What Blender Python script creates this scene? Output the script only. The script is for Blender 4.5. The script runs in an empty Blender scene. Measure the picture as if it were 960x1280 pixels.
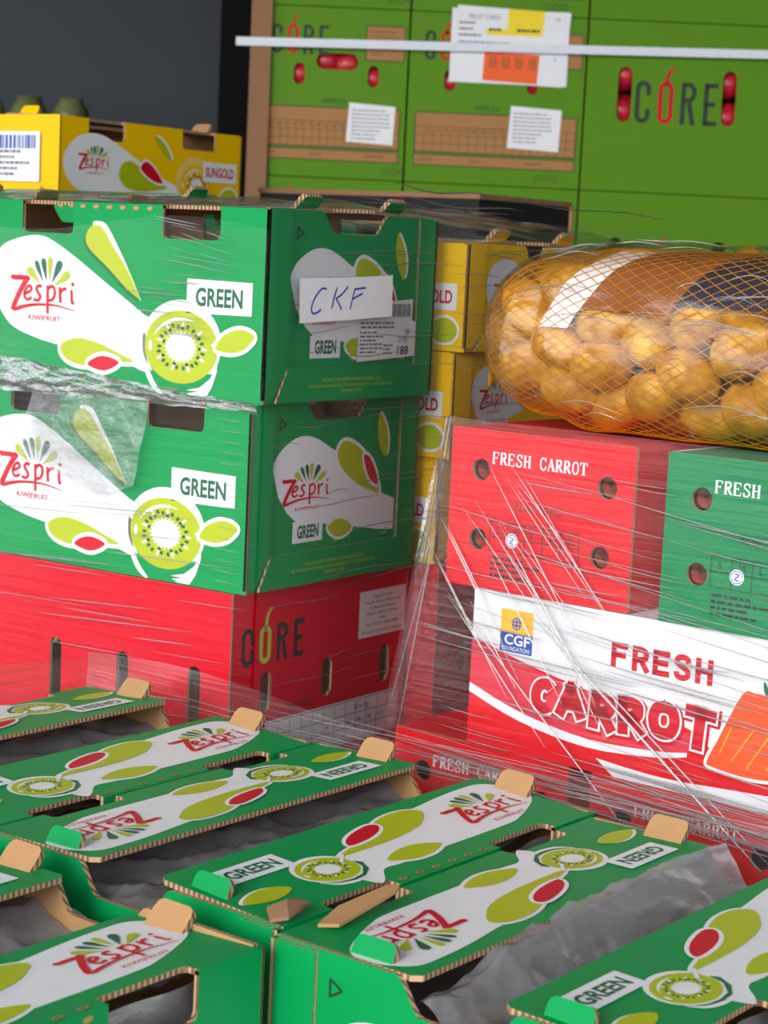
import bpy, bmesh, math, random
from mathutils import Vector, Matrix, noise
from mathutils.geometry import tessellate_polygon
random.seed(7)
SC = bpy.context.scene
COL = SC.collection
R = math.radians

# ------------------------------------------------------------------ camera, sky, exposure
CAM_H, PITCH, ROLL, FPX = 1.36, R(7.67), R(2.76), 2423.0
cam_d = bpy.data.cameras.new('camera')
cam = bpy.data.objects.new('camera', cam_d); COL.objects.link(cam)
cam_d.sensor_fit = 'HORIZONTAL'; cam_d.sensor_width = 24.0
cam_d.lens = 24.0 * FPX / 960.0
cam_d.clip_start = 0.02
fw = Vector((0, math.cos(PITCH), -math.sin(PITCH)))
up = Vector((0, math.sin(PITCH), math.cos(PITCH)))
rt = Vector((1, 0, 0))
r2 = rt * math.cos(ROLL) + up * math.sin(ROLL)
u2 = up * math.cos(ROLL) - rt * math.sin(ROLL)
mw = Matrix((r2, u2, -fw)).transposed().to_4x4()
mw.translation = Vector((0, 0, CAM_H))
cam.matrix_world = mw
cam_d.dof.use_dof = True
cam_d.dof.focus_distance = 1.62
cam_d.dof.aperture_fstop = 13.0
SC.camera = cam

world = bpy.data.worlds.new('sky'); SC.world = world
world.use_nodes = True
wn = world.node_tree.nodes; wl = world.node_tree.links
wn.clear()
wo = wn.new('ShaderNodeOutputWorld'); wb = wn.new('ShaderNodeBackground')
wtc = wn.new('ShaderNodeTexCoord'); wsep = wn.new('ShaderNodeSeparateXYZ'); wr = wn.new('ShaderNodeValToRGB')
wl.new(wtc.outputs['Generated'], wsep.inputs[0]); wl.new(wsep.outputs['Z'], wr.inputs['Fac'])
wr.color_ramp.elements[0].position = 0.0; wr.color_ramp.elements[0].color = (0.93, 0.96, 1.0, 1)
wr.color_ramp.elements[1].position = 1.0; wr.color_ramp.elements[1].color = (0.80, 0.89, 1.0, 1)
wl.new(wr.outputs['Color'], wb.inputs['Color'])
wb.inputs['Strength'].default_value = 1.4
wl.new(wb.outputs[0], wo.inputs[0])
sun_d = bpy.data.lights.new('sun', 'SUN'); sun_d.energy = 1.5; sun_d.angle = R(30); sun_d.color = (1, 0.97, 0.92)
sun = bpy.data.objects.new('sun', sun_d); COL.objects.link(sun)
sun.rotation_euler = Vector((0.46, 0.84, -0.35)).to_track_quat('-Z', 'Y').to_euler()

SC.view_settings.view_transform = 'Standard'
SC.view_settings.look = 'None'
SC.view_settings.gamma = 1.0
SC.view_settings.use_curve_mapping = False
SC.view_settings.exposure = 0.68
SC.cycles.transparent_max_bounces = 24
SC.cycles.max_bounces = 8
SC.cycles.caustics_reflective = False
SC.cycles.caustics_refractive = False
try:
    SC.cycles.use_denoising = True
except Exception:
    pass

# ------------------------------------------------------------------ materials
def lin(c):
    return tuple(((x / 255) / 12.92 if x / 255 <= 0.04045 else ((x / 255 + 0.055) / 1.055) ** 2.4) for x in c)
MATS = {}
def mat(name, rgb, rough=0.5, spec=0.4, var=0.06, nscale=60, bump=0.0, bscale=400):
    """printed board / paper: flat colour with faint mottling"""
    if name in MATS: return MATS[name]
    m = bpy.data.materials.new(name); m.use_nodes = True
    nt = m.node_tree; b = nt.nodes['Principled BSDF']
    c = lin(rgb)
    tc = nt.nodes.new('ShaderNodeTexCoord'); nz = nt.nodes.new('ShaderNodeTexNoise')
    nz.inputs['Scale'].default_value = nscale; nz.inputs['Detail'].default_value = 5
    nt.links.new(tc.outputs['Object'], nz.inputs['Vector'])
    mx = nt.nodes.new('ShaderNodeMix'); mx.data_type = 'RGBA'
    mx.inputs['A'].default_value = tuple(x * (1 - var) for x in c) + (1,)
    mx.inputs['B'].default_value = tuple(min(1, x * (1 + var)) for x in c) + (1,)
    nt.links.new(nz.outputs['Fac'], mx.inputs['Factor'])
    nt.links.new(mx.outputs['Result'], b.inputs['Base Color'])
    b.inputs['Roughness'].default_value = rough
    b.inputs['Specular IOR Level'].default_value = spec
    if bump:
        n2 = nt.nodes.new('ShaderNodeTexNoise'); n2.inputs['Scale'].default_value = bscale
        nt.links.new(tc.outputs['Object'], n2.inputs['Vector'])
        bp = nt.nodes.new('ShaderNodeBump'); bp.inputs['Strength'].default_value = bump; bp.inputs['Distance'].default_value = 0.002
        nt.links.new(n2.outputs['Fac'], bp.inputs['Height']); nt.links.new(bp.outputs['Normal'], b.inputs['Normal'])
    MATS[name] = m
    return m
def board_mat(name, rgb):
    """printed corrugated board: the liner shows the flutes as a very faint ribbing"""
    if name in MATS: return MATS[name]
    m = mat(name, rgb, 0.5, 0.18, 0.05, 25)
    nt = m.node_tree; b = nt.nodes['Principled BSDF']
    tc = nt.nodes.new('ShaderNodeTexCoord'); mp = nt.nodes.new('ShaderNodeMapping')
    mp.inputs['Scale'].default_value = (1, 1, 1)
    wv = nt.nodes.new('ShaderNodeTexNoise'); wv.inputs['Scale'].default_value = 18; wv.inputs['Detail'].default_value = 3
    nt.links.new(tc.outputs['Object'], mp.inputs[0]); nt.links.new(mp.outputs[0], wv.inputs['Vector'])
    bp = nt.nodes.new('ShaderNodeBump'); bp.inputs['Strength'].default_value = 0.25; bp.inputs['Distance'].default_value = 0.004
    nt.links.new(wv.outputs['Fac'], bp.inputs['Height']); nt.links.new(bp.outputs['Normal'], b.inputs['Normal'])
    return m
def edge_mat():
    """cut edge of corrugated board: pale liners with dark flute gaps"""
    m = bpy.data.materials.new('corrugated_edge'); m.use_nodes = True
    nt = m.node_tree; b = nt.nodes['Principled BSDF']; N = nt.nodes; L = nt.links
    tc = N.new('ShaderNodeTexCoord'); sp = N.new('ShaderNodeSeparateXYZ'); L.new(tc.outputs['Object'], sp.inputs[0])
    ad = N.new('ShaderNodeMath'); ad.operation = 'ADD'; L.new(sp.outputs['X'], ad.inputs[0]); L.new(sp.outputs['Y'], ad.inputs[1])
    mu = N.new('ShaderNodeMath'); mu.operation = 'MULTIPLY'; mu.inputs[1].default_value = 2 * math.pi / 0.0050; L.new(ad.outputs[0], mu.inputs[0])
    sn = N.new('ShaderNodeMath'); sn.operation = 'SINE'; L.new(mu.outputs[0], sn.inputs[0])
    nz = N.new('ShaderNodeTexNoise'); nz.inputs['Scale'].default_value = 220; L.new(tc.outputs['Object'], nz.inputs['Vector'])
    a2 = N.new('ShaderNodeMath'); a2.operation = 'MULTIPLY_ADD'; a2.inputs[1].default_value = 0.36; a2.inputs[2].default_value = 0.22
    L.new(sn.outputs[0], a2.inputs[0])
    a3 = N.new('ShaderNodeMath'); a3.operation = 'MULTIPLY_ADD'; a3.inputs[1].default_value = 0.5; L.new(nz.outputs['Fac'], a3.inputs[0]); L.new(a2.outputs[0], a3.inputs[2])
    rp = N.new('ShaderNodeValToRGB'); L.new(a3.outputs[0], rp.inputs['Fac'])
    rp.color_ramp.elements[0].position = 0.15; rp.color_ramp.elements[0].color = lin((104, 76, 54)) + (1,)
    rp.color_ramp.elements[1].position = 0.75; rp.color_ramp.elements[1].color = lin((196, 158, 122)) + (1,)
    L.new(rp.outputs[0], b.inputs['Base Color']); b.inputs['Roughness'].default_value = 0.9
    MATS['edge'] = m
    return m
EDGE = edge_mat()
board_mat('green', (0, 146, 76)); board_mat('yellow', (250, 196, 0)); board_mat('crimson', (214, 0, 34))
board_mat('apple_green', (88, 140, 4)); board_mat('carrot_red', (224, 14, 30)); board_mat('carrot_green', (8, 130, 74))
board_mat('board_white', (232, 230, 234))
mat('kraft', (182, 140, 96), 0.85, 0.2, 0.14, 40, 0.15)
mat('kraft_print', (176, 128, 82), 0.85, 0.2, 0.1, 40)
mat('white', (236, 236, 240), 0.5); mat('lime', (178, 190, 8), 0.5); mat('deep_green', (0, 96, 62), 0.5)
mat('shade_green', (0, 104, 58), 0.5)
mat('red', (206, 6, 34), 0.5, 0.2); mat('dark_ink', (38, 46, 42), 0.6); mat('grey_ink', (120, 118, 122), 0.6)
mat('gold', (246, 190, 10), 0.5); mat('cream', (240, 206, 110), 0.5)
mat('blue_ink', (36, 60, 170), 0.5); mat('logo_blue', (30, 74, 160), 0.5); mat('logo_amber', (250, 184, 20), 0.5)
mat('paper', (240, 240, 244), 0.6, 0.3, 0.03); mat('orange_print', (250, 96, 10), 0.5); mat('yellow_print', (250, 220, 20), 0.5)
mat('pale_lime', (176, 196, 60), 0.5); mat('carrot_orange', (238, 84, 22), 0.5); mat('carrot_streak', (250, 160, 40), 0.5)
mat('pink_red', (222, 44, 66), 0.5); mat('black_board', (30, 30, 32), 0.8)
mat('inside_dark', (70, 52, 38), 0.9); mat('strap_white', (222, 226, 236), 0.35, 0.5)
mat('apple_skin', (196, 30, 52), 0.3, 0.5, 0.4, 30); mat('carrot_skin', (226, 84, 30), 0.5, 0.4, 0.15, 60)
mat('kiwi_skin', (104, 84, 52), 0.8, 0.2, 0.2, 200)
mat('pallet_wood', (168, 134, 92), 0.85, 0.2, 0.25, 18)
mat('concrete', (128, 126, 122), 0.9, 0.2, 0.2, 6, 0.2, 60)
mat('wall_dark', (92, 97, 100), 0.8, 0.2, 0.06, 3); mat('shadow_crate_black', (18, 18, 20), 0.8, 0.2)
mat('wall_pale', (66, 66, 64), 0.9, 0.2, 0.1, 3); mat('ceiling_grey', (74, 74, 74), 0.9, 0.2, 0.1, 3)
mat('post_brown', (150, 112, 84), 0.9, 0.2, 0.1, 30)
mat('murky_glass', (128, 132, 84), 0.3, 0.5, 0.5, 12)
mat('net_orange', (232, 160, 30), 0.5, 0.5); mat('band_brown', (150, 84, 34), 0.5); mat('band_navy', (40, 38, 58), 0.5)
def potato_mat():
    m = bpy.data.materials.new('potato_skin'); m.use_nodes = True
    nt = m.node_tree; b = nt.nodes['Principled BSDF']; N = nt.nodes; L = nt.links
    tc = N.new('ShaderNodeTexCoord'); nz = N.new('ShaderNodeTexNoise'); nz.inputs['Scale'].default_value = 45; nz.inputs['Detail'].default_value = 6
    L.new(tc.outputs['Object'], nz.inputs['Vector'])
    rp = N.new('ShaderNodeValToRGB'); L.new(nz.outputs['Fac'], rp.inputs['Fac'])
    rp.color_ramp.elements[0].position = 0.3; rp.color_ramp.elements[0].color = lin((186, 118, 16)) + (1,)
    rp.color_ramp.elements[1].position = 0.65; rp.color_ramp.elements[1].color = lin((242, 186, 52)) + (1,)
    L.new(rp.outputs[0], b.inputs['Base Color']); b.inputs['Roughness'].default_value = 0.45
    bp = N.new('ShaderNodeBump'); bp.inputs['Strength'].default_value = 0.3; bp.inputs['Distance'].default_value = 0.002
    L.new(nz.outputs['Fac'], bp.inputs['Height']); L.new(bp.outputs['Normal'], b.inputs['Normal'])
    MATS['potato'] = m
potato_mat()
def film_mat(name, haze, gloss, scale, rot=(0, 0, 0), rough=0.14, bump=0.6, dist=0.003, tint=(1, 1, 1), milk=(0.85, 0.85, 0.88)):
    """clear stretch film: see-through, faintly milky, glossy over fine stretch wrinkles"""
    m = bpy.data.materials.new(name); m.use_nodes = True
    nt = m.node_tree; N = nt.nodes; L = nt.links; N.clear()
    out = N.new('ShaderNodeOutputMaterial')
    tc = N.new('ShaderNodeTexCoord'); mp = N.new('ShaderNodeMapping'); mp.inputs['Scale'].default_value = scale; mp.inputs['Rotation'].default_value = rot
    L.new(tc.outputs['Object'], mp.inputs[0])
    nz = N.new('ShaderNodeTexNoise'); nz.inputs['Scale'].default_value = 1; nz.inputs['Detail'].default_value = 6; nz.inputs['Roughness'].default_value = 0.6
    L.new(mp.outputs[0], nz.inputs['Vector'])
    bp = N.new('ShaderNodeBump'); bp.inputs['Strength'].default_value = bump; bp.inputs['Distance'].default_value = dist
    L.new(nz.outputs['Fac'], bp.inputs['Height'])
    tr = N.new('ShaderNodeBsdfTransparent'); tr.inputs[0].default_value = tint + (1,)
    df = N.new('ShaderNodeBsdfDiffuse'); df.inputs[0].default_value = milk + (1,); L.new(bp.outputs[0], df.inputs['Normal'])
    tl = N.new('ShaderNodeBsdfTranslucent'); tl.inputs[0].default_value = df.inputs[0].default_value
    hz = N.new('ShaderNodeMixShader'); hz.inputs[0].default_value = 0.4; L.new(df.outputs[0], hz.inputs[1]); L.new(tl.outputs[0], hz.inputs[2])
    gl = N.new('ShaderNodeBsdfGlossy'); gl.inputs['Roughness'].default_value = rough; L.new(bp.outputs[0], gl.inputs['Normal'])
    m1 = N.new('ShaderNodeMixShader'); m1.inputs[0].default_value = haze; L.new(tr.outputs[0], m1.inputs[1]); L.new(hz.outputs[0], m1.inputs[2])
    lw = N.new('ShaderNodeLayerWeight'); lw.inputs['Blend'].default_value = 0.25; L.new(bp.outputs[0], lw.inputs['Normal'])
    mu = N.new('ShaderNodeMath'); mu.operation = 'MULTIPLY_ADD'; mu.inputs[1].default_value = gloss; mu.inputs[2].default_value = gloss * 0.18; mu.use_clamp = True
    L.new(lw.outputs['Fresnel'], mu.inputs[0])
    m2 = N.new('ShaderNodeMixShader'); L.new(mu.outputs[0], m2.inputs[0]); L.new(m1.outputs[0], m2.inputs[1]); L.new(gl.outputs[0], m2.inputs[2])
    L.new(m2.outputs[0], out.inputs[0])
    MATS[name] = m
    return m
film_mat('film', 0.004, 0.10, (2.5, 2.5, 130))
film_mat('film_milky', 0.035, 0.3, (2.0, 2.0, 110))
film_mat('film_slant', 0.015, 0.28, (3, 3, 120), (0, R(9), 0))
film_mat('film_crumple', 0.10, 0.9, (40, 40, 60), (0, 0, 0), 0.10, 1.0, 0.006)
film_mat('film_bag', 0.02, 0.5, (8, 30, 30), (0, 0, 0), 0.07, 0.5, 0.006)
film_mat('crease', 0.26, 0.9, (300, 300, 300), (0, 0, 0), 0.25, 0.1)
MATS['crease'].node_tree.nodes['Math'].inputs[2].default_value = 0.22
film_mat('liner', 0.66, 0.8, (14, 26, 26), (0, 0, R(20)), 0.22, 0.9, 0.006, (0.8, 0.8, 0.82), (0.54, 0.525, 0.55))

# ------------------------------------------------------------------ object helpers
def link(o, parent=None):
    COL.objects.link(o)
    if parent: o.parent = parent
    return o
def thing(name, label, cat, loc=(0, 0, 0), rotz=0.0, group=None):
    o = bpy.data.objects.new(name, None); COL.objects.link(o)
    o.empty_display_size = 0.05
    o.location = loc; o.rotation_euler = (0, 0, rotz); o['label'] = label; o['category'] = cat
    if group: o['group'] = group
    return o
def tag(o, label, cat, group=None):
    o['label'] = label; o['category'] = cat
    if group: o['group'] = group
    return o
def copy_tree(o, parent=None):
    c = o.copy(); COL.objects.link(c)
    if parent:
        c.parent = parent; c.matrix_parent_inverse = o.matrix_parent_inverse.copy()
    for ch in list(o.children): copy_tree(ch, c)
    return c
class MB:
    """collects faces of several materials and links them as one mesh object"""
    def __init__(s): s.v = []; s.f = []; s.m = []; s.names = []
    def mi(s, name):
        if name not in s.names: s.names.append(name)
        return s.names.index(name)
    def add(s, vs, fs, m):
        b = len(s.v); s.v += [tuple(p) for p in vs]
        k = s.mi(m)
        for f in fs: s.f.append([b + i for i in f]); s.m.append(k)
    def box(s, a, b, m):
        x0, y0, z0 = a; x1, y1, z1 = b
        vs = [(x, y, z) for z in (z0, z1) for y in (y0, y1) for x in (x0, x1)]
        s.add(vs, [(0, 2, 3, 1), (4, 5, 7, 6), (0, 1, 5, 4), (2, 6, 7, 3), (0, 4, 6, 2), (1, 3, 7, 5)], m)
    def slab(s, loops, fr, thick, mf, mb_, me):
        """plate with holes: loops of 2D points, fr = (origin, ex, ey, normal); front at 0, back at -thick"""
        O, ex, ey, en = [Vector(q) for q in fr]
        flat = [p for l in loops for p in l]
        tris = tessellate_polygon([[Vector((p[0], p[1], 0)) for p in l] for l in loops])
        F = [O + ex * p[0] + ey * p[1] for p in flat]; B = [q - en * thick for q in F]
        ft = []
        for t in tris:
            a, b, c = [flat[i] for i in t]
            ccw = (b[0] - a[0]) * (c[1] - a[1]) - (b[1] - a[1]) * (c[0] - a[0]) > 0
            ft.append(t if ccw else (t[0], t[2], t[1]))
        hand = ex.cross(ey).dot(en) > 0
        if not hand: ft = [(t[0], t[2], t[1]) for t in ft]
        s.add(F, ft, mf); s.add(B, [(t[0], t[2], t[1]) for t in ft], mb_)
        k = 0
        for l in loops:
            n = len(l); vs = F[k:k + n] + B[k:k + n]
            if callable(me):
                for i in range(n): s.add([vs[i], vs[n + i], vs[n + (i + 1) % n], vs[(i + 1) % n]], [(0, 1, 2, 3)], me(l[i], l[(i + 1) % n]))
            else: s.add(vs, [(i, n + i, n + (i + 1) % n, (i + 1) % n) for i in range(n)], me)
            k += n
    def build(s, name, parent=None, smooth=False, share=None):
        me = bpy.data.meshes.new(name); me.from_pydata(s.v, [], s.f)
        for n in s.names: me.materials.append(MATS[n])
        me.polygons.foreach_set('material_index', s.m)
        if smooth: me.polygons.foreach_set('use_smooth', [True] * len(s.f))
        me.update()
        return link(bpy.data.objects.new(name, me), parent)
def rect(x0, y0, x1, y1): return [(x0, y0), (x1, y0), (x1, y1), (x0, y1)]
def ell(cx, cy, rx, ry, n=24, a0=0.0): return [(cx + rx * math.cos(a0 + 2 * math.pi * i / n), cy + ry * math.sin(a0 + 2 * math.pi * i / n)) for i in range(n)]
def slot(cx, cy, w, h, n=7):
    """stadium outline"""
    pts = []
    if h >= w:
        r = w / 2
        for i in range(n + 1): a = math.pi * i / n; pts.append((cx + r * math.cos(a), cy + h / 2 - r + r * math.sin(a)))
        for i in range(n + 1): a = math.pi + math.pi * i / n; pts.append((cx + r * math.cos(a), cy - h / 2 + r + r * math.sin(a)))
    else:
        r = h / 2
        for i in range(n + 1): a = -math.pi / 2 + math.pi * i / n; pts.append((cx + w / 2 - r + r * math.cos(a), cy + r * math.sin(a)))
        for i in range(n + 1): a = math.pi / 2 + math.pi * i / n; pts.append((cx - w / 2 + r + r * math.cos(a), cy + r * math.sin(a)))
    return pts
def smooth(p, n=4):
    q = []; L = len(p)
    for i in range(L):
        a, b, c, d = p[i - 1], p[i], p[(i + 1) % L], p[(i + 2) % L]
        for k in range(n):
            t = k / n
            q.append(tuple(0.5 * (2 * b[j] + (c[j] - a[j]) * t + (2 * a[j] - 5 * b[j] + 4 * c[j] - d[j]) * t * t + (3 * b[j] - a[j] - 3 * c[j] + d[j]) * t ** 3) for j in (0, 1)))
    return q
def curve(p, n=5):
    """open smooth polyline"""
    q = []; L = len(p)
    for i in range(L - 1):
        a, b, c, d = p[max(i - 1, 0)], p[i], p[i + 1], p[min(i + 2, L - 1)]
        for k in range(n):
            t = k / n
            q.append(tuple(0.5 * (2 * b[j] + (c[j] - a[j]) * t + (2 * a[j] - 5 * b[j] + 4 * c[j] - d[j]) * t * t + (3 * b[j] - a[j] - 3 * c[j] + d[j]) * t ** 3) for j in (0, 1)))
    q.append(p[-1]); return q
_txt = {}
def text_polys(body, offset=0.0):
    key = (body, offset)
    if key not in _txt:
        c = bpy.data.curves.new('t', 'FONT'); c.body = body; c.size = 1.0; c.offset = offset; c.resolution_u = 3
        o = bpy.data.objects.new('t', c)
        me = bpy.data.meshes.new_from_object(o)
        vs = [(v.co.x, v.co.y) for v in me.vertices]; fs = [tuple(p.vertices) for p in me.polygons]
        bpy.data.objects.remove(o); bpy.data.curves.remove(c); bpy.data.meshes.remove(me)
        _txt[key] = (vs, fs)
    return _txt[key]
class Art:
    """flat print in millimetres on one panel, layered by fractions of a millimetre"""
    def __init__(s): s.items = []; s.lv = 0
    def poly(s, pts, m, lv=None):
        s.items.append((pts, None, m, lv if lv is not None else s.lv)); return s
    def outline(s, pts, d, m, lv):
        """polygon grown by d"""
        n = len(pts); area = sum(pts[i - 1][0] * pts[i][1] - pts[i][0] * pts[i - 1][1] for i in range(n)); sg = 1 if area > 0 else -1
        q = []
        for i in range(n):
            a, b, c = pts[i - 1], pts[i], pts[(i + 1) % n]
            t1 = Vector((b[0] - a[0], b[1] - a[1])); t2 = Vector((c[0] - b[0], c[1] - b[1]))
            if t1.length < 1e-9 or t2.length < 1e-9: q.append(b); continue
            t1.normalize(); t2.normalize(); nn = Vector((t1.y + t2.y, -t1.x - t2.x)) * sg
            if nn.length < 0.2: nn = (t1 - t2)
            nn.normalize(); q.append((b[0] + nn.x * d, b[1] + nn.y * d))
        s.poly(q, m, lv)
    def stroke(s, pts, w, m, lv, w2=None):
        n = len(pts); L = []; Rr = []
        for i, p in enumerate(pts):
            a = pts[max(i - 1, 0)]; b = pts[min(i + 1, n - 1)]
            t = Vector((b[0] - a[0], b[1] - a[1]))
            if t.length < 1e-9: continue
            t.normalize(); ww = (w + (w2 - w) * i / (n - 1)) if w2 is not None else w
            L.append((p[0] - t.y * ww / 2, p[1] + t.x * ww / 2)); Rr.append((p[0] + t.y * ww / 2, p[1] - t.x * ww / 2))
        k = len(L)
        s.items.append((L + Rr, [(i, k + i, k + i + 1, i + 1) for i in range(k - 1)], m, lv))
    def text(s, body, x, y, h, m, lv, w=None, off=0.0, rot=0.0, shear=0.0, slope=0.0, hx=0.0):
        """cap height h, left-bottom at x, y; w squeezes the line to that width"""
        vs, fs = text_polys(body, off)
        if not vs: return
        x0 = min(v[0] for v in vs); x1 = max(v[0] for v in vs); y0 = 0; y1 = max(v[1] for v in text_polys(body, 0)[0])
        sy = h / (y1 - y0); sx = (w / (x1 - x0)) if w else sy
        ca, sa = math.cos(rot), math.sin(rot); q = []
        for v in vs:
            a = (v[0] - x0) * sx; b = v[1] * sy; a += b * shear; b += a * slope
            q.append((x + a * ca - b * sa, y + a * sa + b * ca))
        s.items.append((q, fs, m, lv))
    def xf(s, fn):
        a = Art(); a.items = [([fn(p) for p in pts], f, m, lv) for pts, f, m, lv in s.items]; return a
    def join(s, o, dl=0): s.items += [(p, f, m, lv + dl) for p, f, m, lv in o.items]; return s
    def build(s, name, fr, parent, clip=None):
        O, ex, ey, en = [Vector(q) for q in fr]; mb = MB()
        for pts, fs, m, lv in s.items:
            if clip: pts = [(min(max(p[0], clip[0]), clip[2]), min(max(p[1], clip[1]), clip[3])) for p in pts]
            P = [O + ex * (p[0] / 1000) + ey * (p[1] / 1000) + en * (0.00025 + 0.00014 * lv) for p in pts]
            if fs is None: fs = tessellate_polygon([[Vector((p[0], p[1], 0)) for p in pts]])
            good = []
            for f in fs:
                a, b, c = P[f[0]], P[f[1]], P[f[2]]
                n = (b - a).cross(c - a)
                if len(f) == 4 and n.length < 1e-14: n = (c - a).cross(P[f[3]] - a)
                good.append(tuple(f) if n.dot(en) >= 0 else tuple(reversed(f)))
            mb.add(P, good, m)
        return mb.build(name, parent)

# ------------------------------------------------------------------ printed artwork
def petal(a, base, tip, w, m, lv):
    d = Vector((tip[0] - base[0], tip[1] - base[1])); L = d.length; d.normalize(); n = Vector((-d.y, d.x))
    pts = [base]
    for t, k in ((0.35, 0.45), (0.62, 0.85), (0.82, 1.0), (0.95, 0.7)): pts.append((base[0] + d.x * L * t - n.x * w / 2 * k, base[1] + d.y * L * t - n.y * w / 2 * k))
    pts.append(tip)
    for t, k in ((0.95, 0.7), (0.82, 1.0), (0.62, 0.85), (0.35, 0.45)): pts.append((base[0] + d.x * L * t + n.x * w / 2 * k, base[1] + d.y * L * t + n.y * w / 2 * k))
    a.poly(pts, m, lv)
def zespri(lv=6):
    """fan of petals over the brush-script word and the small line under it; x 44..140, y 66..134"""
    a = Art()
    for b, t, w, m in (((88, 105), (68, 122), 9, 'lime'), ((92, 107), (80, 130), 6, 'deep_green'), ((97, 108), (91, 133), 7, 'deep_green'), ((101, 108), (102, 135), 7, 'lime'), ((105, 107), (118, 131), 9, 'deep_green'), ((109, 104), (131, 119), 9, 'lime')):
        petal(a, b, t, w, m, lv)
    a.stroke([(44, 113), (46, 110.5), (58, 111), (69, 110.3)], 5.6, 'red', lv)
    a.stroke(curve([(70, 112.5), (62, 103), (54, 91), (47, 78)]), 6.2, 'red', lv + 1)
    a.stroke(curve([(45, 79), (50, 76.5), (62, 79.5), (80, 82.5), (106, 83.5), (125, 81.5), (141, 78.5)]), 5.4, 'red', lv + 2, 0.6)
    a.stroke(curve([(64, 94), (70, 95.5), (74.5, 99), (72, 102.5), (67, 100), (64, 94), (65, 89.5), (69, 87.5), (75, 90)]), 3.3, 'red', lv)
    a.stroke(curve([(90, 102.5), (85, 103), (82, 99.5), (85, 95.5), (88, 91.5), (85, 87.5), (78, 88)]), 3.4, 'red', lv)
    a.stroke([(98.6, 104), (99.2, 90), (99.5, 74)], 3.5, 'red', lv)
    a.stroke(curve([(99, 99.5), (104, 103.5), (109, 101), (109.5, 94), (105.5, 88.8), (100, 88.6)]), 3.2, 'red', lv + 1)
    a.stroke([(117, 103), (117.6, 95), (118.6, 86.5)], 3.5, 'red', lv)
    a.stroke(curve([(117.6, 95.5), (121, 100.5), (127, 102)]), 3.1, 'red', lv + 1)
    a.stroke(curve([(134.5, 101), (135, 92), (136, 87.5), (138.5, 87)]), 3.4, 'red', lv)
    a.poly(ell(136.2, 107, 2.1, 2.3, 10), 'red', lv)
    a.text('KIWIFRUIT', 71, 66, 5.4, 'red', lv, w=48)
    return a
def kiwi_slice(a, cx, cy, rx, ry, lv, flesh='lime', ring=True, seeds=True, core=0.40):
    if ring:
        a.poly(ell(cx, cy + ry * 0.06, rx * 1.09, ry * 1.16, 36), 'white', lv)
        a.poly(ell(cx, cy, rx * 1.0, ry * 1.0, 36), flesh, lv + 1)
    else:
        a.poly(ell(cx, cy, rx, ry, 32), flesh, lv + 1)
    arc = [(cx + rx * 0.80 * math.cos(t), cy + ry * 0.80 * math.sin(t)) for t in [R(62 + 100 * i / 12) for i in range(13)]]
    arc2 = [(cx + rx * (0.80 - 0.09 * math.sin(math.pi * i / 12)) * math.cos(t), cy + ry * (0.80 - 0.09 * math.sin(math.pi * i / 12)) * math.sin(t)) for i, t in [(i, R(62 + 100 * i / 12)) for i in range(13)]]
    a.poly(arc + arc2[::-1][1:-1], 'white', lv + 2)
    a.poly(ell(cx - rx * 0.84, cy - 0.02 * ry, rx * 0.05, ry * 0.15, 10), 'white', lv + 2)
    # white core with ray edge
    pts = []
    for i in range(72):
        t = 2 * math.pi * i / 72; k = core * (1.16 if i % 3 == 0 else 0.96)
        pts.append((cx + rx * k * math.cos(t), cy + ry * k * math.sin(t)))
    a.poly(pts, 'white', lv + 2)
    if seeds:
        rnd = random.Random(3)
        for i in range(26):
            t = 2 * math.pi * (i + rnd.uniform(-0.2, 0.2)) / 26; r0 = core * 1.22 + rnd.uniform(0, 0.07)
            for (ra, rb, w, m) in (((r0, r0 + 0.13, 0.045, 'deep_green'),) if i % 3 else ((r0 - 0.02, r0 + 0.20, 0.035, 'white'), (r0 - 0.06, r0 + 0.04, 0.05, 'deep_green'))):
                q = []
                for j in range(8):
                    b = 2 * math.pi * j / 8; rr = (ra + rb) / 2 + (rb - ra) / 2 * math.cos(b); tt = w * math.sin(b)
                    q.append((cx + rx * (rr * math.cos(t) - tt * math.sin(t)), cy + ry * (rr * math.sin(t) + tt * math.cos(t))))
                a.poly(q, m, lv + 3)
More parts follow.
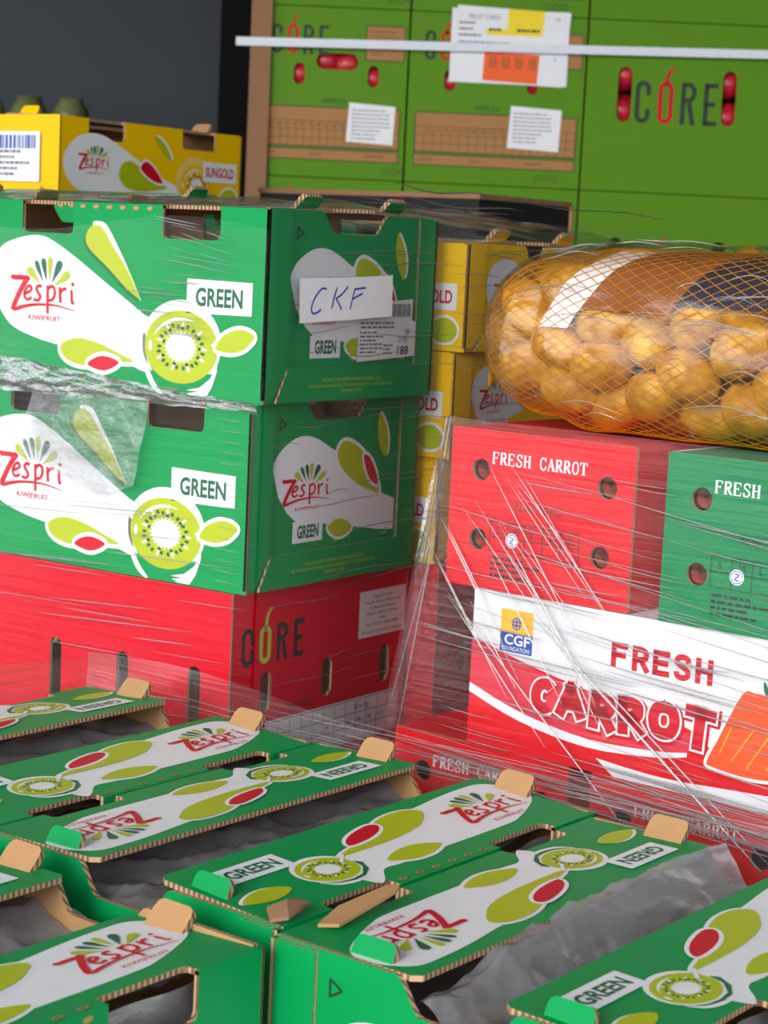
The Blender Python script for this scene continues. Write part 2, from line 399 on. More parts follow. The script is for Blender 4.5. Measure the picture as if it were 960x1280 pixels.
def side_art():
    a = Art()
    blob = smooth([(47, 152), (74, 157), (97, 155), (133, 139), (182, 112), (239, 81), (252, 74), (246, 25), (215, 28), (112, 42), (82, 47), (52, 55), (38, 63), (24, 78), (11, 98), (11, 120), (26, 143)])
    a.poly(blob, 'white', 0)
    # kiwi with open white crescent below
    a.poly(smooth([(238, 60), (240, 30), (250, 10), (262, 1), (268, 1), (255, 14), (245, 34), (243, 58)], 3), 'white', 1)
    a.poly(ell(291, 54, 54, 45, 40), 'white', 1)
    a.poly([(250, 24), (262, 14), (275, 8), (292, 5), (312, 7), (331, 16), (336, 26), (344, 46), (341, 28), (334, 10), (325, 1), (312, 1), (300, 3), (318, 9), (290, 4)][:7], 'green', 1.6)
    a.poly([(300, 7), (318, 11), (332, 21), (341, 40), (340, 28), (334, 12), (326, 1), (310, 1), (302, 4), (318, 7)], 'white', 2.2)
    a.poly([(243, 48), (246, 34), (256, 21), (270, 12), (288, 7), (272, 16), (254, 30)], 'green', 2.8)
    kiwi_slice(a, 291, 50.5, 49.5, 37.5, 3, ring=False)
    drop = smooth([(120, 39), (125, 45), (141, 50), (158, 50), (180, 46), (206, 38), (226, 31), (205, 29), (180, 25), (155, 22), (135, 25), (124, 31)])
    a.outline(drop, 4.5, 'white', 1); a.poly(drop, 'lime', 4)
    red = smooth([(161, 23.5), (172, 31.5), (187, 34), (206, 29), (194, 21), (180, 18.5)])
    a.outline(red, 4.5, 'white', 5); a.poly(red, 'red', 6)
    ud = smooth([(153, 155), (157, 166), (167, 171), (178, 167), (193, 149), (214, 126), (228, 104), (232, 97), (214, 106), (186, 127), (161, 144)])
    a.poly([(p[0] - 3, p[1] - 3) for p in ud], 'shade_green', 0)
    a.poly(smooth([(163, 171), (172, 175), (184, 170), (202, 146), (218, 122), (234, 95), (226, 104), (206, 128), (190, 148)]), 'white', 1)
    a.poly(ud, 'lime', 2)
    a.poly([(297, 121), (383, 120), (383, 87), (297, 86)], 'white', 4)
    a.text('GREEN', 309, 94.5, 17.5, 'deep_green', 5, w=62, off=0.03)
    lf = smooth([(338, 53), (347, 65), (364, 72.5), (379, 72), (388, 66), (376, 54), (359, 49), (344, 50)])
    a.outline(lf, 4, 'white', 7); a.poly([(331, 55), (344, 63), (342, 49)], 'white', 7); a.poly(lf, 'lime', 8)
    a.join(zespri(6))
    for i in range(6): a.poly(ell(148 + 19 * i, 190, 4.5, 2.2, 8), 'kraft', 4)
    return a
def strip_art(dots=True):
    """print on a top flap: x from the left end, y from the fold"""
    a = Art()
    blob = smooth([(126, 46), (146, 66), (190, 82), (240, 98), (279, 100), (318, 105), (351, 107), (378, 105), (392, 88), (396, 72), (385, 55), (360, 42), (335, 33), (317, 29), (270, 28), (224, 28), (173, 26), (150, 27), (134, 14), (124, 10), (118, 28)])
    a.poly(blob, 'white', 0)
    kiwi_slice(a, 114, 52, 28, 21.5, 1)
    a.poly([(100, 30), (114, 28), (128, 30), (140, 40), (143, 52), (147, 46), (140, 34), (127, 26.5), (112, 25.5)], 'shade_green', 3)
    a.outline(smooth([(88, 38), (98, 29), (114, 25), (130, 24), (114, 22), (97, 26)]), 0.3, 'white', 2)
    drop = smooth([(143, 63), (163, 70.5), (185, 73.5), (203, 80), (214, 92), (235, 100), (257, 102), (272, 98), (277, 89), (262, 77), (248, 70), (223, 64.5), (190, 62)])
    a.outline(drop, 3.2, 'white', 1); a.poly(drop, 'lime', 4)
    a.stroke([(132, 54), (146, 65)], 3, 'white', 6)
    red = smooth([(166, 73), (171, 82), (188, 90), (212, 95), (220, 90), (210, 81), (190, 74.5)])
    a.outline(red, 3.2, 'white', 5); a.poly(red, 'red', 6)
    lf = smooth([(165, 36), (178, 43), (195, 46.5), (212, 44.5), (229, 35), (220, 29), (205, 25), (188, 25), (173, 30)])
    a.outline(lf, 3.4, 'white', 1); a.poly(lf, 'lime', 3)
    a.poly([(34, 99), (104, 99), (104, 73), (34, 73)], 'white', 4)
    a.text('GREEN', 42, 79.5, 13, 'deep_green', 5, w=54, off=0.035)
    l2 = smooth([(14, 44), (26, 52), (42, 55.5), (56, 53), (65, 45), (55, 38.5), (38, 35.5), (24, 38)])
    a.poly([(p[0] - 2.5, p[1] + 1.5) for p in l2], 'white', 1); a.poly(l2, 'lime', 2)
    a.join(zespri(5).xf(lambda p: (286 + (p[0] - 44) * 0.88, 76 + (p[1] - 111) * 0.85)))
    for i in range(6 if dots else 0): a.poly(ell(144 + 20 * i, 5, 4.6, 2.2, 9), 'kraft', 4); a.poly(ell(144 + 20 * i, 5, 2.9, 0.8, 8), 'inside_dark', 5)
    return a
def end_art():
    """print on the recessed end panel: x 0..300, y 0..194"""
    a = Art()
    bl = smooth([(40, 134), (54, 145), (74, 156), (96, 158), (116, 154), (140, 144), (152, 139), (170, 118), (205, 98), (236, 90), (262, 80)], 3)
    bl = curve([(40, 128), (52, 143), (74, 155), (96, 158), (118, 153), (140, 143), (158, 135), (190, 110), (225, 92), (262, 80)], 4) + [(262, 45), (236, 47), (182, 55), (139, 61), (110, 66), (86, 66), (68, 78), (52, 96)]
    a.poly(bl, 'white', 0)
    dr = smooth([(152, 138), (158, 147), (170, 149), (192, 140), (212, 124), (226, 106), (232, 88), (215, 92), (192, 100), (168, 114), (155, 126)])
    a.outline(dr, 4, 'white', 1); a.poly(dr, 'lime', 2)
    rd = smooth([(200, 132), (212, 128), (224, 112), (228, 98), (214, 104), (205, 116)])
    a.outline(rd, 3.5, 'white', 3); a.poly(rd, 'red', 4)
    lf = smooth([(227, 178), (238, 166), (244, 152), (245, 138), (241, 128), (231, 138), (225, 152), (224, 166)])
    a.poly([(p[0] + 3.5, p[1] + 1) for p in lf], 'white', 1); a.poly(lf, 'lime', 2)
    l2 = smooth([(139, 57), (152, 65), (168, 64), (183, 54), (168, 46), (152, 47)])
    a.outline(l2, 3, 'white', 2); a.poly(l2, 'lime', 3)
    a.poly(rect(78, 45, 130, 68), 'white', 2)
    a.text('GREEN', 86, 50, 13, 'deep_green', 3, w=37, off=0.035)
    a.join(zespri(4).xf(lambda p: (58 + (p[0] - 44) * 0.84, 112 + (p[1] - 111) * 0.72)))
    a.stroke([(20, 160), (20, 166)], 0.1, 'dark_ink', 3)
    for q in ([(50, 178), (60, 172)], [(60, 172), (50, 166)], [(50, 166), (50, 178)]): a.stroke(q, 1.6, 'dark_ink', 3)
    for q in ([(150, 50), (150, 42), (158, 42)], [(238, 42), (248, 42), (248, 50)]): a.stroke(q, 1.4, 'pale_lime', 3)
    return a
def end_flap_art():
    a = Art()
    a.text('PACKED FOR ZESPRI INTERNATIONAL LTD', 96, 21, 3.4, 'pale_lime', 1, w=104)
    a.text('400 MAUNGANUI ROAD, MT MAUNGANUI 3116, NEW ZEALAND', 72, 15, 3.4, 'pale_lime', 1, w=150)
    a.text('ZESPRI.COM', 128, 9, 3.4, 'pale_lime', 1, w=36)
    return a
def gold_side_art():
    a = Art()
    blob = smooth([(8, 52), (16, 78), (40, 96), (72, 101), (104, 94), (160, 70), (215, 46), (252, 32), (252, 3), (180, 5), (90, 8), (30, 24)])
    a.poly(blob, 'white', 0)
    dr = smooth([(122, 46), (130, 62), (150, 66), (176, 54), (204, 40), (228, 32), (196, 26), (160, 24), (134, 30)])
    a.poly(dr, 'lime', 2)
    rd = smooth([(168, 58), (178, 68), (194, 62), (212, 46), (216, 38), (198, 40), (180, 48)]); a.outline(rd, 3, 'white', 3); a.poly(rd, 'red', 4)
    lf = smooth([(198, 106), (212, 102), (228, 88), (236, 72), (222, 78), (206, 92)]); a.poly([(p[0] + 4, p[1] + 2) for p in lf], 'white', 1); a.poly(lf, 'lime', 2)
    a.poly(ell(290, 44, 43, 38, 32), 'cream', 1); kiwi_slice(a, 294, 38, 38, 32, 1, 'gold', ring=False, core=0.34)
    a.poly(rect(308, 46, 388, 76), 'white', 7); a.text('SUNGOLD', 314, 54, 14, 'red', 8, w=68, off=0.03)
    l2 = smooth([(352, 24), (362, 35), (378, 37), (390, 26), (384, 12), (364, 10)]); a.outline(l2, 3, 'white', 2); a.poly(l2, 'lime', 3)
    a.join(zespri(4).xf(lambda p: (38 + (p[0] - 44) * 0.66, 70 + (p[1] - 111) * 0.6)))
    return a
def gold_end_art():
    a = Art()
    bl = smooth([(44, 72), (54, 96), (82, 106), (112, 100), (132, 84), (158, 70), (158, 50), (136, 44), (100, 34), (66, 40), (52, 56)])
    a.poly(bl, 'white', 0); a.poly(smooth([(146, 70), (154, 82), (174, 80), (184, 66), (170, 54), (152, 56)]), 'lime', 1)
    a.poly(rect(74, 30, 128, 46), 'white', 1); a.text('SUNGOLD', 80, 34, 8, 'red', 2, w=42)
    a.join(zespri(3).xf(lambda p: (62 + (p[0] - 44) * 0.64, 76 + (p[1] - 111) * 0.6)))
    a.poly(rect(182, 64, 258, 94), 'paper', 1)
    x = 186
    rnd = random.Random(5)
    while x < 252:
        w = rnd.choice((1.5, 2.5, 3.5)); a.poly(rect(x, 68, x + w, 90), 'logo_blue', 2); x += w + rnd.choice((1.5, 2.5))
    return a
def core_logo(x, y, w, h, c='dark_ink', o='red', lv=2):
    a = Art(); s = w / 4.6; t = s * 0.24; W = s * 0.8
    def ring(px, open_=False):
        r = W / 2; pts = []
        for i in range(9): q = R(10 if open_ else 0) + R(170 if open_ else 180) * i / 8; pts.append((px + r + (r - t / 2) * math.cos(q), y + h - r + (r - t / 2) * math.sin(q)))
        for i in range(9): q = R(180) + R(170 if open_ else 180) * i / 8; pts.append((px + r + (r - t / 2) * math.cos(q), y + r + (r - t / 2) * math.sin(q)))
        if not open_: pts.append(pts[0])
        else: pts = [(px + W - t / 2, y + h - r - s * 0.35)] + pts + [(px + W - t / 2, y + r + s * 0.35)]
        return pts
    a.stroke(ring(x, True), t, c, lv)
    x2 = x + s * 1.2; a.stroke(ring(x2), t, o, lv)
    a.stroke(curve([(x2 + W / 2, y + h - t), (x2 + W * 0.6, y + h + s * 0.35), (x2 + W * 0.75, y + h + s * 0.55), (x2 + W * 1.0, y + h + s * 0.75)]), t * 0.9, o, lv, t * 0.5)
    x3 = x + s * 2.4; r = W / 2
    a.stroke([(x3 + t / 2, y), (x3 + t / 2, y + h)], t, c, lv)
    bw = [(x3 + t, y + h - t / 2)] + [(x3 + r + (r - t / 2) * math.cos(R(90 - 180 * i / 8)), y + h - h * 0.24 + (h * 0.24 - t / 2) * math.sin(R(90 - 180 * i / 8))) for i in range(9)] + [(x3 + t, y + h * 0.52 + t / 2)]
    a.stroke(bw, t, c, lv); a.stroke([(x3 + W * 0.55, y + h * 0.52), (x3 + W - t / 2, y)], t, c, lv)
    x4 = x + s * 3.6; a.stroke([(x4 + t / 2, y), (x4 + t / 2, y + h)], t, c, lv)
    for yy, k in ((y + t / 2, 0.9), (y + h / 2, 0.75), (y + h - t / 2, 0.9)): a.stroke([(x4, yy), (x4 + W * k, yy)], t, c, lv)
    return a
def table_print(a, x0, y0, x1, y1, cols, rows, ink, lv):
    for i in range(cols + 1): xx = x0 + (x1 - x0) * i / cols; a.stroke([(xx, y0), (xx, y1)], 0.9, ink, lv)
    for j in range(rows + 1): yy = y0 + (y1 - y0) * j / rows; a.stroke([(x0, yy), (x1, yy)], 0.9, ink, lv)
SER = {  # capitals with slab feet: (points, thick?)
 'F': [([(.2, 0), (.2, 1)], 1), ([(.05, .97), (.85, .97)], 0), ([(.83, 1), (.83, .75)], 0), ([(.2, .52), (.62, .52)], 0), ([(.62, .63), (.62, .41)], 0), ([(.02, .03), (.42, .03)], 0)],
 'R': [([(.2, 0), (.2, 1)], 1), ([(.05, .97), (.5, .97)], 0), ([(.48, .97), (.7, .88), (.74, .74), (.68, .58), (.46, .5)], 1), ([(.2, .5), (.5, .5)], 0), ([(.45, .5), (.64, .25), (.86, .02)], 1), ([(.02, .03), (.4, .03)], 0), ([(.75, .03), (.98, .03)], 0)],
 'E': [([(.2, 0), (.2, 1)], 1), ([(.05, .97), (.85, .97)], 0), ([(.83, 1), (.83, .75)], 0), ([(.2, .52), (.6, .52)], 0), ([(.6, .64), (.6, .4)], 0), ([(.05, .03), (.88, .03)], 0), ([(.86, .0), (.86, .27)], 0)],
 'S': [([(.8, .72), (.78, .9), (.5, .98), (.24, .88), (.24, .68), (.5, .53), (.76, .38), (.78, .16), (.5, .02), (.22, .1), (.16, .3)], 2), ([(.82, 1), (.82, .7)], 0), ([(.15, 0), (.15, .32)], 0)],
 'H': [([(.2, 0), (.2, 1)], 1), ([(.8, 0), (.8, 1)], 1), ([(.2, .52), (.8, .52)], 0), ([(.02, .03), (.4, .03)], 0), ([(.02, .97), (.4, .97)], 0), ([(.62, .03), (.98, .03)], 0), ([(.62, .97), (.98, .97)], 0)],
 'C': [([(.84, .72), (.74, .92), (.5, .98), (.26, .84), (.17, .5), (.26, .16), (.5, .02), (.76, .09), (.88, .3)], 2), ([(.85, 1), (.85, .68)], 0)],
 'A': [([(.14, .02), (.48, 1)], 0), ([(.46, 1), (.82, .02)], 1), ([(.26, .36), (.68, .36)], 0), ([(.0, .03), (.3, .03)], 0), ([(.64, .03), (1, .03)], 0)],
 'O': [([(.5, .98), (.24, .86), (.15, .5), (.24, .14), (.5, .02), (.76, .14), (.85, .5), (.76, .86), (.5, .98)], 2)],
 'T': [([(.5, 0), (.5, 1)], 1), ([(.06, .97), (.94, .97)], 0), ([(.08, 1), (.08, .74)], 0), ([(.92, 1), (.92, .74)], 0), ([(.3, .03), (.7, .03)], 0)]}
def serif(a, body, x, y, w, h, m, lv, slope=0.0):
    n = len(body); cw = w / n
    for i, ch in enumerate(body):
        if ch == ' ': continue
        for pts, k in SER[ch]:
            q = [(x + cw * (i + .02 + .96 * p[0]), y + h * p[1] + slope * cw * i) for p in pts]
            if k == 2: q = curve(q, 3)
            a.stroke(q, cw * (0.10, 0.24, 0.17)[k], m, lv)
SANS = {'C': [[(.92, .88), (.72, .99), (.46, .99), (.16, .84), (.03, .5), (.16, .16), (.46, .01), (.72, .01), (.92, .12)]],
 'A': [[(.0, 0), (.5, 1)], [(.5, 1), (1, 0)], [(.22, .3), (.78, .3)]], 'R': [[(.08, 0), (.08, 1)], [(.08, 1), (.6, 1), (.9, .9), (.95, .73), (.88, .55), (.6, .46), (.08, .46)], [(.55, .46), (1, 0)]],
 'O': [[(.5, 1), (.14, .88), (.0, .5), (.14, .12), (.5, 0), (.86, .12), (1, .5), (.86, .88), (.5, 1)]], 'T': [[(.0, 1), (1, 1)], [(.5, 1), (.5, 0)]],
 'F': [[(.05, 0), (.05, 1)], [(.05, 1), (.95, 1)], [(.05, .52), (.8, .52)]], 'E': [[(.05, 0), (.05, 1)], [(.05, 1), (.95, 1)], [(.05, .52), (.85, .52)], [(.05, 0), (.95, 0)]],
 'S': [[(.93, .76), (.84, .95), (.5, 1.02), (.14, .93), (.09, .7), (.5, .53), (.91, .32), (.86, .07), (.5, -.02), (.14, .06), (.05, .26)]], 'H': [[(.05, 0), (.05, 1)], [(.95, 0), (.95, 1)], [(.05, .52), (.95, .52)]]}
def sans(a, ch, x, y, w, h, sw, m, lv, rot=0.0):
    ca, sa = math.cos(rot), math.sin(rot); w -= sw; h -= sw
    for pts in SANS[ch]:
        q = [(sw / 2 + p[0] * w, sw / 2 + p[1] * h) for p in pts]
        if len(q) > 3 and ch != 'R': q = curve(q, 4)
        elif len(q) > 3: q = [q[0]] + curve(q[1:-1], 4) + [q[-1]]
        # square ends reach past the stroke's end
        d0 = Vector((q[0][0] - q[1][0], q[0][1] - q[1][1])); d1 = Vector((q[-1][0] - q[-2][0], q[-1][1] - q[-2][1]))
        if len(pts) < 9: d0.normalize(); d1.normalize(); q[0] = (q[0][0] + d0.x * sw * .48, q[0][1] + d0.y * sw * .48); q[-1] = (q[-1][0] + d1.x * sw * .48, q[-1][1] + d1.y * sw * .48)
        a.stroke([(x + p[0] * ca - p[1] * sa, y + p[0] * sa + p[1] * ca) for p in q], sw, m, lv)
def text_block(a, x, y, w, n, lead, m, lv, seed=1, h=None, words=('net weight', 'packed on', 'produce of', 'class one', 'size and count', 'batch', 'store cool')):
    """rows of small illegible print"""
    rnd = random.Random(seed)
    for i in range(n):
        xx = x; end = x + w * rnd.uniform(0.6, 1.0)
        while xx < end - 2:
            l = min(rnd.uniform(3, 11), end - xx); a.poly(rect(xx, y - i * lead, xx + l, y - i * lead + (h or lead * 0.5)), m, lv); xx += l + 1.6

# ------------------------------------------------------------------ kiwifruit cartons (green two-layer, yellow shallow)
LB, WB, TK = 0.40, 0.30, 0.004
def notch_rect(L, H, holes, depth, r=0.006):
    pts = [(0, 0), (L, 0), (L, H)]
    for a, b in sorted(holes, reverse=True):
        pts += [(b, H), (b, H - depth + r), (b - r * 0.3, H - depth + r * 0.3), (b - r, H - depth), (a + r, H - depth), (a + r * 0.3, H - depth + r * 0.3), (a, H - depth + r), (a, H)]
    pts.append((0, H)); return [pts]
def dip_rect(W, H, c, hw, fl, depth):
    pts = [(0.0, 0.0), (W, 0.0), (W, H)]
    n = 6
    for i in range(n + 1): t = i / n; pts.append((c + hw + fl * (1 - t), H - depth * (0.5 - 0.5 * math.cos(math.pi * t))))
    for i in range(n + 1): t = i / n; pts.append((c - hw - fl * t, H - depth * (0.5 + 0.5 * math.cos(math.pi * t))))
    pts.append((0.0, H)); return [pts]
HOLES = ((0.058, 0.134), (0.260, 0.338))
_cache = {}
def carton(label, col, H, loc, rotz, arts, group=None, tilt=(4, 4), liner=None, dip=(0.035, 0.025, 0.022), hole_d=0.033, tabs=True, name='kiwifruit_carton'):
    t = thing(name, label, 'carton', loc, rotz, group)
    key = (col, H, dip)
    side_a, strip_a, end_a, endflap_a = arts
    def inst(k, maker, nm, parent, loc=None, rot=None):
        kk = key + (k,)
        if kk not in _cache: o = maker(); _cache[kk] = o.data; o.parent = parent
        else: o = link(bpy.data.objects.new(nm, _cache[kk]), parent)
        if loc: o.location = loc
        if rot: o.rotation_euler = rot
        return o
    def mk_bottom():
        m = MB(); m.box((TK, TK, 0), (LB - TK, WB - TK, TK), 'kraft'); return m.build('bottom_panel')
    def mk_side():
        m = MB(); m.slab(notch_rect(LB, H - 0.001, HOLES, hole_d), ((0, 0, 0), (1, 0, 0), (0, 0, 1), (0, -1, 0)), TK, col, 'kraft', lambda p, q: col if p[1] > H - 0.0012 and q[1] > H - 0.0012 else 'edge'); return m.build('side_panel')
    def mk_end():
        m = MB()
        m.slab(dip_rect(WB - 2 * TK, H + 0.001, WB / 2 - TK, *dip), ((LB - TK * 0.75, TK, 0), (0, 1, 0), (0, 0, 1), (1, 0, 0)), TK, col, 'kraft', 'edge'); return m.build('end_panel')
    def mk_corner():
        m = MB(); fr = ((LB, 0, 0), (0, 1, 0), (0, 0, 1), (1, 0, 0))
        m.slab([[(0, 0.004), (0.016, 0.004), (0.0385, 0.036 * H / .1945), (0.0385, H - 0.001), (0, H - 0.001)]], fr, 0.0028, col, 'kraft', 'edge')
        return m.build('corner_flap')
    def mk_corner2():
        m = MB(); fr = ((LB, 0, 0), (0, 1, 0), (0, 0, 1), (1, 0, 0))
        m.slab([[(WB, 0.004), (WB, H - 0.001), (WB - 0.0345, H - 0.001), (WB - 0.0345, 0.036 * H / .1945), (WB - 0.002, 0.004)]], fr, 0.0028, col, 'kraft', 'edge')
        return m.build('corner_flap')
    def mk_low():
        m = MB(); k = 0.036 * H / .1945
        m.slab([[(0.018, 0.001), (WB - 0.004, 0.001), (WB - 0.0355, k), (0.0395, k)]], ((LB + 0.0035, 0, 0), (0, 1, 0), (-0.07, 0, 1), (1, 0, 0.07)), 0.003, col, 'kraft', 'edge'); return m.build('lower_flap')
    def mk_flap():
        m = MB(); d = 0.013
        pts = [(0.006, 0)]
        for a, b in HOLES: pts += [(a, 0), (a, d - 0.003), (a + 0.003, d), (b - 0.003, d), (b, d - 0.003), (b, 0)]
        pts += [(0.394, 0), (0.394, 0.112), (0.389, 0.118), (0.011, 0.118), (0.006, 0.112)]
        m.slab([pts], ((0, 0, 0), (1, 0, 0), (0, 1, 0), (0, 0, 1)), TK, col, 'kraft', lambda p, q: col if p[1] == 0 and q[1] == 0 else 'edge'); return m.build('top_flap')
    def mk_tab(lean=0.9):
        m = MB(); w, h, r = 0.034, 0.012, 0.005
        pts = [(-w / 2, -0.004), (w / 2, -0.004), (w / 2, h - r), (w / 2 - r * .3, h - r * .3), (w / 2 - r, h), (-w / 2 + r, h), (-w / 2 + r * .3, h - r * .3), (-w / 2, h - r)]
        m.slab([pts], ((0, 0, 0), (0, 1, 0), (lean, 0, 1), (1, 0, -lean)), 0.004, col, 'kraft', 'edge'); return m.build('stacking_tab')
    inst('bottom', mk_bottom, 'bottom_panel', t)
    for k in (0, 1):
        rot = (0, 0, math.pi * k); lo = (0, 0, 0) if k == 0 else (LB, WB, 0)
        s = inst('side', mk_side, 'side_panel', t, lo, rot)
        inst('side_art', lambda: side_a.build('printed_artwork', ((0, 0, 0), (1, 0, 0), (0, 0, 1), (0, -1, 0)), None, clip=(0, 0, 400, H * 1000 - 1.5)), 'printed_artwork', s)
        e = inst('end', mk_end, 'end_panel', t, lo, rot)
        inst('end_art', lambda: end_a.build('printed_artwork', ((LB - TK * 0.75, 0, 0), (0, 1, 0), (0, 0, 1), (1, 0, 0)), None), 'printed_artwork', e)
        inst('corner', mk_corner, 'corner_flap', t, lo, rot); inst('corner2', mk_corner2, 'corner_flap', t, lo, rot)
        lf = inst('low', mk_low, 'lower_flap', t, lo, rot)
        if endflap_a: inst('low_art', lambda: endflap_a.build('printed_artwork', ((LB + 0.0035, 0, 0), (0, 1, 0), (-0.07, 0, 1), (1, 0, 0.07)), None), 'printed_artwork', lf)
        if strip_a is not None:
            f = inst('flap', mk_flap, 'top_flap', t, (lo[0], lo[1], H), (R(tilt[k]), 0, math.pi * k))
            inst('flap_art%d' % k, lambda: strip_a[k].build('printed_artwork', ((0, 0, 0), (1, 0, 0), (0, 1, 0), (0, 0, 1)), None, clip=(6.5, 0.5, 393.5, 117.5)), 'printed_artwork', f)
        if tabs:
            for j, yy in ((0, 0.075), (1, WB - 0.075)):
                if tabs == 'near' and (j != k): continue
                dz = math.tan(R(tilt[j if k == 0 else 1 - j])) * 0.075
                xx = 0.012
                px, py = (LB - xx, yy) if k == 0 else (xx, WB - yy)
                inst('tab%d' % k, mk_tab if k == 0 else (lambda: mk_tab(-0.55)), 'stacking_tab', t, (px, py, H + dz), rot)
    if liner: liner(t, H)
    return t
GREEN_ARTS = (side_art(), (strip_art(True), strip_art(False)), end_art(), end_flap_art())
def gold_strip(dots=False):
    a = Art(); a.poly(smooth([(126, 46), (190, 82), (279, 100), (351, 107), (392, 88), (385, 55), (317, 29), (224, 28), (150, 24)]), 'white', 0)
    kiwi_slice(a, 112, 52, 27, 21, 1, 'gold', core=0.34); a.poly(smooth([(160, 70), (203, 82), (257, 100), (276, 90), (240, 68), (190, 62)]), 'lime', 4)
    a.join(zespri(5).xf(lambda p: (286 + (p[0] - 44) * 0.88, 76 + (p[1] - 111) * 0.85))); return a
GOLD_ARTS = (gold_side_art(), (gold_strip(), gold_strip()), gold_end_art(), None)
HK, HG = 0.1945, 0.1212
def make_liner(seed, prof, x0=0.008, x1=0.392):
    """crumpled grey plastic bag across the opening; prof = height above/below the rim along y"""
    def f(t, H):
        m = MB(); nx, ny = 120, 70; vs = []
        for i in range(nx + 1):
            for j in range(ny + 1):
                x = x0 + (x1 - x0) * i / nx; s = j / ny; y = 0.03 + (WB - 0.06) * s
                z, y = prof(s, y, i / nx)
                rg = lambda a_, b_: (1 - abs(noise.noise(Vector((a_, b_, seed))))) ** 3
                n = noise.noise(Vector((x * 9 + seed, y * 16, seed))) * 0.007 + rg(x * 14 + y * 20, y * 24 - x * 6) * 0.007 + rg(x * 30 - y * 20, y * 40 + x * 9) * 0.003 + noise.noise(Vector((x * 25, y * 40 + seed, 3))) * 0.003 + abs(noise.noise(Vector((x * 16 + y * 12, y * 26 - x * 8, seed)))) * 0.007
                vs.append((x, y, H + z + n))
        fs = [(i * (ny + 1) + j, (i + 1) * (ny + 1) + j, (i + 1) * (ny + 1) + j + 1, i * (ny + 1) + j + 1) for i in range(nx) for j in range(ny)]
        m.add(vs, fs, 'liner')
        for yy in (0.014, WB - 0.014):
            vs = []
            for i in range(41):
                for j in range(13):
                    x = 0.02 + 0.36 * i / 40; z = H - 0.10 + 0.085 * j / 12
                    vs.append((x, yy + (0.007 if yy < 0.1 else -0.007) * (0.5 + noise.noise(Vector((x * 26, z * 34, seed + yy)))) , z))
            m.add(vs, [(i * 13 + j, (i + 1) * 13 + j, (i + 1) * 13 + j + 1, i * 13 + j + 1) for i in range(40) for j in range(12)], 'liner')
        o = m.build('plastic_liner', t, True); o['kind'] = 'stuff'; o['label'] = 'crumpled translucent grey plastic liner'
    return f
def low_liner(s, y, u): return (-0.030 + 0.006 * math.cos(s * 6.28)), y

# ------------------------------------------------------------------ pallets
def pallet(label, loc, rotz, lx, ly, h):
    t = thing('wooden_pallet', label, 'pallet', loc, rotz)
    proto = None
    n = 7
    for i in range(n):
        if proto is None: m = MB(); m.box((0, 0, h - 0.022), (lx, 0.09, h), 'pallet_wood'); proto = m.build('deck_board', t); o = proto
        else: o = link(bpy.data.objects.new('deck_board', proto.data), t)
        o.location = (0, (ly - 0.09) * i / (n - 1), 0)
    bp = None
    for i in range(3):
        for j in range(3):
            if bp is None: m = MB(); m.box((0, 0, 0), (0.1, 0.1, h - 0.022), 'pallet_wood'); bp = m.build('block', t); o = bp
            else: o = link(bpy.data.objects.new('block', bp.data), t)
            o.location = ((lx - 0.1) * i / 2, (ly - 0.1) * j / 2, 0)
    return t

# ------------------------------------------------------------------ the building
def struct(name, m, build):
    mb = MB(); build(mb); o = mb.build(name); o['kind'] = 'structure'; return o
struct('floor', 0, lambda m: m.box((-9, -7, -0.1), (6, 9, 0), 'concrete'))
struct('ceiling', 0, lambda m: m.box((-5, -1.2, 3.6), (3.2, 7.2, 3.75), 'ceiling_grey'))
struct('wall_back', 0, lambda m: m.box((-5, 7.0, 0), (3.2, 7.2, 3.6), 'wall_dark'))
struct('wall_right', 0, lambda m: m.box((3.0, -1.2, 0), (3.2, 7.0, 3.6), 'wall_pale'))
struct('wall_left', 0, lambda m: m.box((-5, 3.6, 0), (-4.8, 7.0, 3.6), 'wall_dark'))
struct('shadow_gap_1', 0, lambda m: m.box((-0.62, 6.6, 0), (0.4, 6.995, 3.6), 'shadow_crate_black'))  # black block whose colour stands in for the shade of the gap

# ------------------------------------------------------------------ left pallet: frame = corner of the kiwifruit stack
TH1 = R(34.93); C1 = Vector((-0.1268, 1.9309, 0))
U1 = Vector((math.sin(TH1), math.cos(TH1), 0)); V1 = Vector((-math.cos(TH1), math.sin(TH1), 0))
def at1(u, v, z): return tuple(C1 + U1 * u + V1 * v + Vector((0, 0, z)))
pallet('wooden pallet under the red and green kiwifruit stack', at1(-0.02, 1.2, 0), -TH1, 1.24, 1.27, 0.138)

